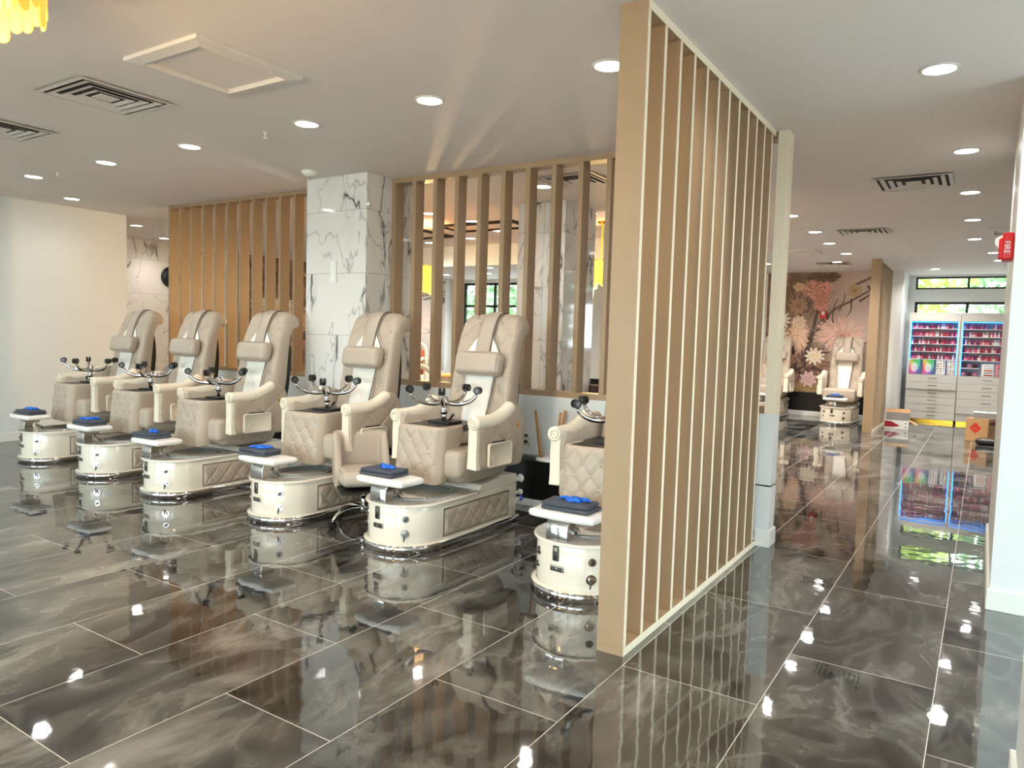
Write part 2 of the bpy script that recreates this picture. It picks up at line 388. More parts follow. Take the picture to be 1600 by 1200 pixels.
st('wall_pier_near', MB().box(.172, XR, 1.6, 3.0, 0, HC, 'wallgloss'))
bb = MB()
def bboard(name, x0, x1, y0, y1, h=.125): return bevel_mod(st(name, MB().box(x0, x1, y0, y1, 0, h, 'base')), .005)
bboard('baseboard_left', -10.18, -10.165, YB, 5.735, .115)
bboard('baseboard_pier', .088, XR, 4.993, 6.9, .125)
bboard('baseboard_near', .155, XR, 1.6, 3.016, .125)
bboard('baseboard_back', XL, -1.62, YM-.03, YM, .10)
bboard('baseboard_front', -10.18, XR, YB, YB+.015, .12)
# black wainscot under the mural
st('wall_wainscot', MB().box(-9.0, -1.63, YM-.018, YM-.001, .09, .50, 'black'))
st('wall_bulkhead', MB().box(-10.2, -4.6, 10.15, 10.3, 2.68, HC, 'wall'))

def window(name, x0, x1, y, z0, z1, mull_x=(), mull_z=(), fr=.05, dep=.06):
    o = MB().box(x0, x1, y, y+dep, z0, z0+fr, 'frame').box(x0, x1, y, y+dep, z1-fr, z1, 'frame').box(x0, x0+fr, y, y+dep, z0, z1, 'frame').box(x1-fr, x1, y, y+dep, z0, z1, 'frame')
    for mx in mull_x: o.box(mx-fr/2, mx+fr/2, y, y+dep, z0, z1, 'frame')
    for mz in mull_z: o.box(x0, x1, y, y+dep, mz-fr/2, mz+fr/2, 'frame')
    f = st(name, o); MB().box(x0+.01, x1-.01, y+dep*.45, y+dep*.55, z0+.01, z1-.01, 'pane').build('pane', f)
    return f
window('window_1', -1.30, 1.6, YC+.02, 2.73, 2.985, (-.36, .62), (), .035)
window('window_2', -1.30, 1.6, YC+.02, 1.2, 2.47, (-.36, .62), (), .05)
window('window_3', -12.3, -9.0, YM+.03, .75, 2.93, (-11.27, -10.2), (2.30, 1.5), .06)
for i, (a, b, c, d) in enumerate(BW): window('window_%d' % (i+4), a, b, YB-.1, c, d, ((a+b)/2,), (), .06)

f_ = st('window_8', MB().box(XR+.04, XR+.10, 3.15, 3.22, 0, 2.75, 'frame').box(XR+.04, XR+.10, 4.78, 4.85, 0, 2.75, 'frame').box(XR+.04, XR+.10, 3.97, 4.03, 0, 2.75, 'frame').box(XR+.04, XR+.10, 3.15, 4.85, 0, .08, 'frame').box(XR+.04, XR+.10, 3.15, 4.85, 2.68, 2.75, 'frame'))
MB().box(XR+.066, XR+.074, 3.2, 4.8, .05, 2.7, 'pane').build('pane', f_)
# low wall behind the row of spa chairs
LW0, LW1 = -8.9, -1.262
def low_wall():
    st('wall_low', MB().box(LW0, LW1, 5.50, 5.66, .45, .985, 'wall').box(LW0, -1.35, 5.515, 5.645, 0, .45, 'black').box(-1.40, LW1, 5.50, 5.66, 0, .46, 'wall'))
    bevel_mod(st('baseboard_low', MB().box(LW0, -1.36, 5.49, 5.515, 0, .06, 'base').box(-1.36, LW1+.014, 5.487, 5.674, 0, .125, 'base')), .004)
low_wall()
bevel_mod(MB().box(LW0, -1.52, 5.37, 5.50, .43, .46, 'darkgrey').build('wall_ledge', label='long dark grey ledge running along the black base of the low wall', cat='ledge'), .004)

# marble columns
def marble_column(name, x0, x1, y0, y1, label):
    bevel_mod(MB().box(x0, x1, y0, y1, 0, HC, 'marble').build(name, label=label, cat='column'), .004)
marble_column('marble_column', -5.885, -5.05, 5.17, 5.96, 'white marble column with grey veins between the two halves of the wooden slat screen')
marble_column('marble_column', -4.62, -4.0, 7.2, 7.95, 'white marble clad column further back, seen through the slats of the screen')
MB().box(-5.52, -5.44, 5.155, 5.1695, 1.98, 2.19, 'white').build('wall_plate', label='small white blank plate fixed high on the front of the marble column', cat='plate')

# ---------------------------------------------------------------- slat screens
def slat_screen(name, label, x0, x1, y0, y1, z0, z1, along, pitch, start, n, thick, m='slat', edge='slat', rail=.03, edge_face=None):
    root = empty(name, (0, 0, 0), 0, label, 'screen')
    rails = []
    for za, zb in ((z0, z0+rail), (z1-rail, z1)):
        bevel_mod(MB().box(x0, x1, y0, y1, za, zb, m, {edge_face: edge}).build('rail', root), .002)
    for i in range(n):
        a = start+i*pitch
        b_ = (a, a+thick, y0+.001, y1-.001) if along == 'x' else (x0+.001, x1-.001, a, a+thick)
        bevel_mod(MB().box(*b_, z0+rail, z1-rail, m, {edge_face: edge}).build('slat', root), .002)
    return root
SF0, SF1 = -1.49, -1.35
near = slat_screen('slat_screen', 'tall near slatted wooden screen standing on the floor, seen at an angle, with cream edges', SF0, SF1, 3.13, 5.49, 0.0, HC, 'y', .2045, 3.13, 12, .032, edge='slatedge', rail=.042, edge_face=5)
slat_screen('slat_screen', 'tan slatted wooden screen on the low wall from the marble column to the nearby screen', -5.045, -1.336, 5.52, 5.65, .985, HC, 'x', .2608, -5.045, 14, .045, rail=.05, edge='slat', edge_face=2)
slat_screen('slat_screen', 'amber lit slatted wooden screen on the low wall beyond the marble column, farther end', -8.86, -5.89, 5.52, 5.65, .985, HC, 'x', .2355, -8.86, 13, .035, rail=.04)
MB().box(-1.335, -1.262, 5.50, 5.66, .985, HC, 'slatedge').build('end_post', label='pale beige post on the free end of the low wall behind the near screen', cat='post')
slat_screen('slat_screen', 'small distant slatted wooden screen between the flower mural and the display cabinets', -1.74, -1.58, 14.1, 16.1, 0, HC, 'y', .2, 14.1, 10, .03, rail=.05, edge='slatedge', edge_face=5)

# ---------------------------------------------------------------- pedicure chair
def tuft(u, v, pu, pv, A):
    """diamond quilting height at (u, v); buttons at lattice points"""
    a = abs(math.sin(PI*(u/pu+v/pv))); b = abs(math.sin(PI*(u/pu-v/pv)))
    cr = (1-math.exp(-a*7))*(1-math.exp(-b*7)); at = (1-math.exp(-math.hypot(a, b)*2.2))
    return A*(.60*cr+.20*(a*b)**.5+.20*at)
def tuft_buttons(u0, u1, v0, v1, pu, pv, mg=.01):
    out = []
    for i in range(-60, 60):
        for j in range(-60, 60):
            u = (i+j)*pu/2; v = (i-j)*pv/2
            if u0+mg <= u <= u1-mg and v0+mg <= v <= v1-mg: out.append((u, v))
    return out
def path_interp(P, s):
    L = [0]
    for a, b in zip(P[:-1], P[1:]): L.append(L[-1]+math.hypot(b[0]-a[0], b[1]-a[1]))
    s = max(0, min(L[-1], s))
    for i in range(len(P)-1):
        if s <= L[i+1]+1e-9:
            t = (s-L[i])/max(1e-9, L[i+1]-L[i]); return (P[i][0]+(P[i+1][0]-P[i][0])*t, P[i][1]+(P[i+1][1]-P[i][1])*t)
    return P[-1]
def smooth_path(P, n):
    """catmull-rom"""
    out = []
    Q = [P[0]]+list(P)+[P[-1]]
    for i in range(1, len(Q)-2):
        p0, p1, p2, p3 = [np.array(q, float) for q in Q[i-1:i+3]]
        for k in range(n):
            t = k/n; out.append(tuple(.5*((2*p1)+(-p0+p2)*t+(2*p0-5*p1+4*p2-p3)*t*t+(-p0+3*p1-3*p2+p3)*t**3)))
    out.append(tuple(P[-1])); return out

def stadium(R, cy, yb, n=40):
    """outline: half circle at the front, straight sides to yb; returned clockwise from the back right"""
    pts = [(R, yb), ]
    pts += [(R, yb+(cy-yb)*k/6) for k in range(1, 6)]
    pts += [(R*math.cos(a), cy-R*math.sin(a)) for a in [PI*k/n for k in range(n+1)]]
    pts += [(-R, cy+(yb-cy)*k/6) for k in range(1, 7)]
    return pts

def make_chair():
    root = empty('pedicure_chair', (0, 0, 0))
    # --- plinth body
    CY = .31
    ol = stadium(.275, CY, 1.33)
    mb = MB(); mb.loft([[(x, y, z) for x, y in ol] for z in (.058, .318)], 'cream', True, True, True)
    body = bevel_mod(mb.build('base_cabinet', root), .004)
    # raised rear platform
    mb = MB(); mb.prism([(.80, .318), (1.33, .318), (1.33, .385), (1.32, .395), (1.15, .402), (.84, .372), (.80, .342)], -.275, .275, 'cream')
    bevel_mod(mb.build('rear_platform', root), .006)
    # skirt
    mb = MB(); o1 = stadium(.305, CY, 1.335); 
    mb.loft([[(x, y, z) for x, y in o1] for z in (.0, .058)], 'chrome', True, True, False)
    mb.loft([[(x, y, .058) for x, y in o1], [(x, y, .066) for x, y in stadium(.277, CY, 1.332)]], 'cream', True)
    mb.build('chrome_skirt', root)
    # deck with basin (polar loft about the basin centre)
    bc = (0., .46); n = 72
    def radial(R, yb, a):
        # distance from bc to the stadium outline along angle a
        d = np.array([math.cos(a), math.sin(a)]); best = 9
        if d[1] > 1e-6: best = min(best, (yb-bc[1])/d[1])
        if abs(d[0]) > 1e-6:
            t = (math.copysign(R, d[0])-bc[0])/d[0]
            if bc[1]+t*d[1] >= CY: best = min(best, t)
        B_ = d[0]*(bc[0])+d[1]*(bc[1]-CY); C_ = bc[0]**2+(bc[1]-CY)**2-R*R
        t = -B_+math.sqrt(max(0, B_*B_-C_))
        if bc[1]+t*d[1] <= CY+1e-6: best = min(best, t)
        return best
    angs = [2*PI*i/n for i in range(n)]
    outl = lambda R, yb, z: [(bc[0]+radial(R, yb, a)*math.cos(a), bc[1]+radial(R, yb, a)*math.sin(a), z) for a in angs]
    ell = lambda rx, ry, z: [(bc[0]+rx*math.cos(a), bc[1]+ry*math.sin(a), z) for a in angs]
    mb = MB(); mb.loft([outl(.292, .80, .316), outl(.297, .80, .326), outl(.292, .80, .336)], 'cream', True)
    mb.loft([outl(.292, .80, .336), outl(.283, .798, .338), ell(.222, .262, .338)], 'granite', False)
    mb.build('deck', root)
    mb = MB(); mb.loft([ell(.222, .262, .336), ell(.222, .262, .346), ell(.205, .245, .348), ell(.195, .235, .336), ell(.16, .19, .25), ell(.10, .12, .215)], 'glass', True, False, True)
    bas = mb.build('basin', root)
    # side tufted panels
    for sx in (1, -1):
        mb = MB(); y0, y1, z0, z1 = .385, 1.21, .078, .268; pu, pv = .07, .155
        def fn(u, v, sx=sx):
            y = y0+(y1-y0)*u; z = z0+(z1-z0)*v
            e = min(1, min(u*(y1-y0), (1-u)*(y1-y0), v*(z1-z0), (1-v)*(z1-z0))/.02)
            h = .006*math.sqrt(e)+tuft(y-y0, z-z0, pu*2, pv, .017)*e
            return (sx*(.2745+h), y, z)
        mb.grid(fn, 130, 34, 'leather', True, sx < 0)
        for (u, v) in tuft_buttons(0, y1-y0, 0, z1-z0, pu*2, pv, .02): mb.sphere((sx*.289, y0+u, z0+v), .0095, 'button', 8, 5, (.6, 1, 1))
        mb.loft([[(sx*.2745, y, z) for y, z in ((y0-.006, z0-.006), (y1+.006, z0-.006), (y1+.006, z1+.006), (y0-.006, z1+.006))], [(sx*.280, y, z) for y, z in ((y0, z0), (y1, z0), (y1, z1), (y0, z1))]], 'piping', False)
        mb.build('side_panel', root, fixn=True)
    # controls on the curved front
    R = .275
    def onf(x, z, out=0.):
        a = math.asin(x/R); return Vector((math.sin(a)*(R+out), CY-math.cos(a)*(R+out), z)), Vector((math.sin(a), -math.cos(a), 0))
    mb = MB(); p, nrm = onf(-.03, .265, .003); Mx = Matrix.Translation(p) @ Matrix.Rotation(math.atan2(nrm.x, -nrm.y), 4, 'Z')
    mb.rbox((0, 0, 0), (.042, .012, .088), .01, 'gun', 3, Mx); mb.rbox((0, -.006, .02), (.028, .006, .03), .004, 'steel', 2, Mx); mb.rbox((0, -.006, -.02), (.03, .006, .03), .004, 'blackp', 2, Mx); mb.build('control_panel', root)
    mb = MB(); p, nrm = onf(-.02, .178, .002); Mx = Matrix.Translation(p) @ Matrix.Rotation(math.atan2(nrm.x, -nrm.y), 4, 'Z')
    mb.rbox((0, 0, 0), (.092, .009, .034), .016, 'steel', 3, Mx); mb.rbox((0, -.004, 0), (.074, .006, .022), .01, 'blackp', 3, Mx)
    mb.rbox((0, -.007, 0), (.022, .005, .015), .004, 'steel', 2, Mx); mb.rbox((-.024, -.007, 0), (.014, .004, .005), .002, 'steel', 1, Mx); mb.rbox((.024, -.007, 0), (.014, .004, .005), .002, 'steel', 1, Mx); mb.build('badge', root)
    for x, z, r, lever in ((.172, .236, .020, 0), (.17, .135, .026, 1), (-.172, .245, .022, 0), (-.18, .165, .017, 0)):
        p, nrm = onf(x, z); mb = MB(); mb.cyl(p-.002*nrm, p+.006*nrm, r*1.15, 'chrome', 20); mb.cyl(p+.006*nrm, p+.022*nrm, r*.72, 'gun' if not lever else 'chrome', 16, r*.6)
        if lever: mb.tube([p+.02*nrm, p+.024*nrm+Vector((-.006, 0, -.02)), p+.026*nrm+Vector((-.010, 0, -.048))], [.007, .006, .004], 'gun', 8)
        mb.build('tap_knob' if x > 0 else 'water_jet', root)
    # fittings behind the cabinet
    for (x, z, r, k) in ((.235, .33, .030, 'white'), (.235, .215, .022, 'white'), (.24, .165, .022, 'bluepl')):
        mb = MB(); mb.cyl((x, 1.325, z), (x, 1.46, z), r*.6, 'white', 14); mb.lathe([(r, 0), (r*1.15, .006), (r, .014), (r*.55, .016)], k, (x, 1.445, z), 16, 'y'); mb.build('pipe_fitting', root)
    # footrest
    mb = MB(); prof = [(.035, .338), (.033, .40), (.045, .445), (.075, .47), (.16, .47), (.185, .45), (.18, .425), (.13, .42), (.115, .40), (.125, .338)]
    sp = smooth_path(prof, 3); mb.prism(sp, -.10, .04, 'chrome', 'x', True); mb.cyl((.0, .16, .40), (.0, .24, .35), .018, 'chrome', 12)
    bevel_mod(mb.build('footrest_support', root), .003)
    mb = MB()
    def padloop(z, d): 
        pts = [(-.265, .02), (-.25, -.015), (-.1, -.03), (.1, -.03), (.25, -.015), (.268, .02), (.275, .17), (.255, .225), (.13, .235), (-.13, .235), (-.255, .225), (-.272, .17)]
        P = smooth_path(pts+[pts[0]], 4)[:-1]; cx, cy_ = 0, .105
        P = [(x*.79+.012, y) for x, y in P]; cx = .012
        return [(cx+(x-cx)*(1-d/.21), cy_+(y-cy_)*(1-d/.13), z) for x, y in P]
    mb.loft([padloop(.470, .015), padloop(.476, .004), padloop(.495, 0), padloop(.508, .005), padloop(.514, .02), padloop(.515, .06)], 'pad', True, True, True)
    mb.build('footrest_pad', root)
    # seat body under the cushion
    mb = MB()
    def rr(x, y0, y1, z, r=.05):
        pts = []
        for (cx, cy_, a0) in ((x-r, y1-r, 0), (-x+r, y1-r, 90), (-x+r, y0+r, 180), (x-r, y0+r, 270)):
            for k in range(5): a = math.radians(a0+k*22.5); pts.append((cx+r*math.cos(a), cy_+r*math.sin(a), z))
        return pts
    mb.loft([rr(.235, .64, 1.14, .403, .07), rr(.27, .60, 1.16, .42, .06), rr(.30, .56, 1.17, .47), rr(.305, .55, 1.18, .53)], 'leather2', True, True, True)
    mb.build('seat_base', root)
    mb = MB(); mb.rbox((0, .765, .56), (.60, .51, .20), .04, 'leather2', 4, None, True, .006); mb.build('seat_cushion', root)
    # arms
    for sx in (1, -1):
        # padded side shell
        out = smooth_path([(.60, .525), (.61, .86), (.76, .868), (.90, .885), (1.02, .955), (1.09, .985), (1.16, .955), (1.215, .88), (1.235, .785), (1.225, .62), (1.205, .54), (1.16, .505), (.90, .515), (.60, .525)], 4)[:-1]
        cyy, czz = .93, .70
        def shl(x, k): return [(sx*x, cyy+(y-cyy)*k, czz+(z-czz)*k) for y, z in out]
        mb = MB(); mb.loft([shl(.305, .97), shl(.315, 1), shl(.385, 1), shl(.395, .975)], 'leather2', True, True, False)
        # quilted outer face: rings towards the centre with tuft displacement
        rings = []
        K = [.975, .93, .88, .82, .76, .70, .64, .58, .52, .46, .40, .34, .28, .22, .16, .10, .05]
        dense = []
        for i in range(len(out)):
            a, b = out[i], out[(i+1) % len(out)]; dense += [a, ((a[0]+b[0])/2, (a[1]+b[1])/2)]
        for k in K:
            l = []
            for y, z in dense:
                yy, zz = cyy+(y-cyy)*k, czz+(z-czz)*k; h = tuft(yy-.93, zz-.70, .24, .20, .012)*min(1, (1-k)/.10+.0)
                l.append((sx*(.395+h+.004*min(1, (1-k)*8)), yy, zz))
            rings.append(l)
        mb.loft(rings, 'leather', True, False, True)
        for (u, v) in ((.06, .05), (.18, .05), (.12, -.05), (.24, -.05), (.18, -.15), (0, .10), (.12, .15), (.24, .15)):
            mb.sphere((sx*.402, .93+u, .70+v), .008, 'button', 8, 5, (.6, 1, 1))
        arm = mb.build('arm_side', root)
        mb = MB(); mb.lathe([(.020, 0), (.024, .004), (.018, .012), (.006, .014)], 'brass', (sx*.398, 1.114, .82), 18, 'x'); 
        if sx < 0:
            mb = MB(); mb.lathe([(.006, -.014), (.018, -.012), (.024, -.004), (.020, 0)], 'brass', (sx*.398, 1.114, .82), 18, 'x')
        mb.build('knob', arm)
        # roll on top with volute, and front panel
        mb = MB(); pth = smooth_path([(.575, .868), (.66, .868), (.76, .870), (.86, .882), (.95, .912), (1.02, .948), (1.055, .965)], 4)
        rad = [.050]*(len(pth)-3)+[.048, .044, .038]; mb.tube([(sx*.372, y, z) for y, z in pth], rad, 'arm', 18)
        # volute relief
        sp_ = []
        for k in range(46):
            a = k/45*2.1*2*PI; r_ = .046*(1-k/45*.86); sp_.append((sx*.372+sx*r_*math.cos(a+PI/2+.3), .573, .868+r_*math.sin(a+PI/2+.3)))
        mb.tube(sp_, .0078, 'arm', 6)
        mb.build('armrest', root)
        mb = MB()
        fr = [(.315, .535), (.322, .62), (.326, .74), (.326, .83), (.335, .875), (.372, .905), (.395, .86), (.402, .74), (.40, .62), (.405, .528)]
        mb.prism([(sx*x, z) for x, z in smooth_path(fr, 3)], .578, .635, 'arm', 'y'); bevel_mod(mb.build('arm_front', root), .006, 3)
        # snack tray
        mb = MB(); yc, zc, hy, hz, r_ = .845, .625, .152, .088, .022
        def rl(x, d):
            P = []
            for (cy_, cz_, a0) in ((yc+hy-r_, zc+hz-r_, 0), (yc-hy+r_, zc+hz-r_, 90), (yc-hy+r_, zc-hz+r_, 180), (yc+hy-r_, zc-hz+r_, 270)):
                for k in range(5):
                    a = math.radians(a0+k*22.5); P.append((sx*x, cy_+(r_-d)*math.cos(a), cz_+(r_-d)*math.sin(a)))
            return P
        mb.loft([rl(.416, .004), rl(.418, 0), rl(.434, 0), rl(.438, .003), rl(.438, .008), rl(.434, .011)], 'arm', True, True, True)
        ring = [(sx*.435, .775+.036*math.cos(a), .595+.036*math.sin(a)) for a in [2*PI*k/24 for k in range(25)]]; mb.tube(ring, .003, 'arm', 6)
        tr = mb.build('side_tray', root)
        mb = MB(); mb.box(min(sx*.395, sx*.417), max(sx*.395, sx*.417), .76, .93, .70, .722, 'blackp'); mb.build('bracket', tr)
    # backrest
    FP = smooth_path([(1.03, .60), (1.085, .78), (1.135, .96), (1.185, 1.20), (1.235, 1.42), (1.285, 1.56), (1.335, 1.635), (1.395, 1.655), (1.445, 1.625), (1.458, 1.58), (1.435, 1.54), (1.395, 1.535)], 9)
    BP = smooth_path([(1.375, 1.50), (1.345, 1.40), (1.315, 1.15), (1.285, .92), (1.20, .66), (1.12, .60)], 4)
    nF = len(FP); loop = FP+BP
    acc = [0]
    for a, b in zip(FP[:-1], FP[1:]): acc.append(acc[-1]+math.hypot(b[0]-a[0], b[1]-a[1]))
    def halfw(z): return .295-.02*max(0, z-1.0)
    def normal(i):
        a = FP[max(0, i-1)]; b = FP[min(nF-1, i+1)]; t = (b[0]-a[0], b[1]-a[1]); l = math.hypot(*t); return (-t[1]/l, t[0]/l)
    N_ = 76
    def station(u, inset, tufted):
        L_ = []
        for i, (y, z) in enumerate(loop):
            x = u*halfw(z)
            edge = max(0, abs(u)*halfw(z)-(halfw(z)-.11))
            drop = (edge/.11)**2*.038 if z > 1.35 else 0
            zz = z-drop*min(1, (z-1.35)/.25) if z > 1.35 else z
            h = 0
            if i < nF:
                n_ = normal(i); s_ = acc[i]
                fade = min(1, max(0, (1-abs(u))*halfw(z)/.035))*min(1, s_/.05)*min(1, (acc[-1]-s_)/.12)
                lim = .135 if z < 1.42 else .135-.065*min(1, (z-1.42)/.08)
                fade *= min(1, max(0, (abs(x)-lim)/.03))
                h = (tuft(x, s_+.02, .215, .24, .024)*fade if tufted else 0)-inset
                y2, z2 = y+n_[0]*h, zz+n_[1]*h
            else:
                y2, z2 = y-inset, zz
            L_.append((x, y2, z2))
        return L_
    mb = MB(); us = [(-1, .03), (-.985, .014), (-.96, .004)]+[(-.93+1.86*k/N_, 0) for k in range(N_+1)]+[(.96, .004), (.985, .014), (1, .03)]
    mb.loft([station(u, ins, True) for u, ins in us], 'leather', True, True, True)
    for (x, s_) in tuft_buttons(-.27, .27, .05, acc[-1]-.12, .215, .24, .0):
        s2 = s_-.02
        if s2 < .1: continue
        i = min(range(nF), key=lambda q: abs(acc[q]-s2)); y, z = FP[i]
        if abs(x) > .27 or abs(x) < .05: continue
        mb.sphere((x, y-.006, z), .0115, 'button', 8, 5)
    for sg in (1, -1):  # thin brown tubes stand in for the shadow lines in the quilting creases
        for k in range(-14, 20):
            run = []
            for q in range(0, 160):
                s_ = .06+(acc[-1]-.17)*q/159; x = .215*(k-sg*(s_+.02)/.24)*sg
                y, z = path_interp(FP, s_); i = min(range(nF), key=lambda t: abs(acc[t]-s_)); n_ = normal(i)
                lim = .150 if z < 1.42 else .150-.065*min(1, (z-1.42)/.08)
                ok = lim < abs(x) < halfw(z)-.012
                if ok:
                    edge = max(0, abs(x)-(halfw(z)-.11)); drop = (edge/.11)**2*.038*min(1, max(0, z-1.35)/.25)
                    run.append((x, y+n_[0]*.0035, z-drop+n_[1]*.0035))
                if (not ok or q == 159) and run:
                    if len(run) > 2: mb.tube(run, .0030, 'crease_shade', 5)
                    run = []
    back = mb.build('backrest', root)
    # black rear shell
    mb = MB(); bp = smooth_path([(1.30, .62), (1.34, .80), (1.375, 1.0), (1.385, 1.2), (1.37, 1.36), (1.35, 1.42)], 4); fp = smooth_path([(1.335, 1.40), (1.31, 1.15), (1.28, .92), (1.19, .64)], 4)
    mb.prism(bp+fp, -.24, .24, 'blackp', 'x', True); mb.build('rear_shell', root)
    def front(z):
        for a, b in zip(FP[:-1], FP[1:]):
            if a[1] <= z <= b[1]: return a[0]+(b[0]-a[0])*(z-a[1])/(b[1]-a[1])
        return FP[0][0]
    # white massage cover with two peaks
    mb = MB()
    def wid(z):
        z0_, z1_, w0, w1 = .66, 1.37, .10, .158
        if z < z1_: return w0+(w1-w0)*(z-z0_)/(z1_-z0_)
        return w1+(.066-w1)*(z-z1_)/.13
    def fnc(u, v):
        z = .66+(1.50-.66)*v; x = (u-.5)*2*wid(z); return (x, front(z)-.020-.008*(1-abs(u-.5)*2), z)
    mb.grid(fnc, 8, 40, 'strip')
    def fnb(u, v):
        z = .66+(1.50-.66)*v; x = (u-.5)*2*wid(z); return (x, front(z)+.004, z)
    mb.grid(fnb, 8, 40, 'strip', True, True)
    for sgn in (0, 1):
        mb.loft([[fnc(sgn, v/40) for v in range(41)], [fnb(sgn, v/40) for v in range(41)]], 'strip', True, closed=False)
    mb.build('back_cover', root)
    # strap over the top carrying the pillow
    mb = MB(); idx = [i for i in range(nF) if FP[i][1] > 1.30 or i > 54]; idx = [i for i in idx if i < nF-2]
    def sloop(off, xw, dz=0): return [(xw, FP[i][0]+normal(i)[0]*off, FP[i][1]+normal(i)[1]*off) for i in idx]
    mb.loft([sloop(.0, -.072), sloop(.032, -.070), sloop(.038, -.05), sloop(.038, .05), sloop(.032, .070), sloop(0, .072)], 'leather2', True, closed=False)
    mb.tube(sloop(.032, .073), .004, 'piping', 6)
    st_ = mb.build('pillow_strap', root)
    # thin dark piping running down beside the cover
    mb = MB(); mb.tube([(wid(z)+.002, front(z)-.024, z) for z in [.68+.035*k for k in range(24)]], .0035, 'piping', 6); mb.build('piping', root)
    # head pillow
    mb = MB(); Mx = Matrix.Translation((0.02, 1.115, 1.275)) @ Matrix.Rotation(math.radians(-10), 4, 'X')
    mb.rbox((0, 0, 0), (.42, .125, .185), .045, 'leather2', 5, Mx, True, .006); mb.build('head_pillow', root)
    return root
chair0 = make_chair()

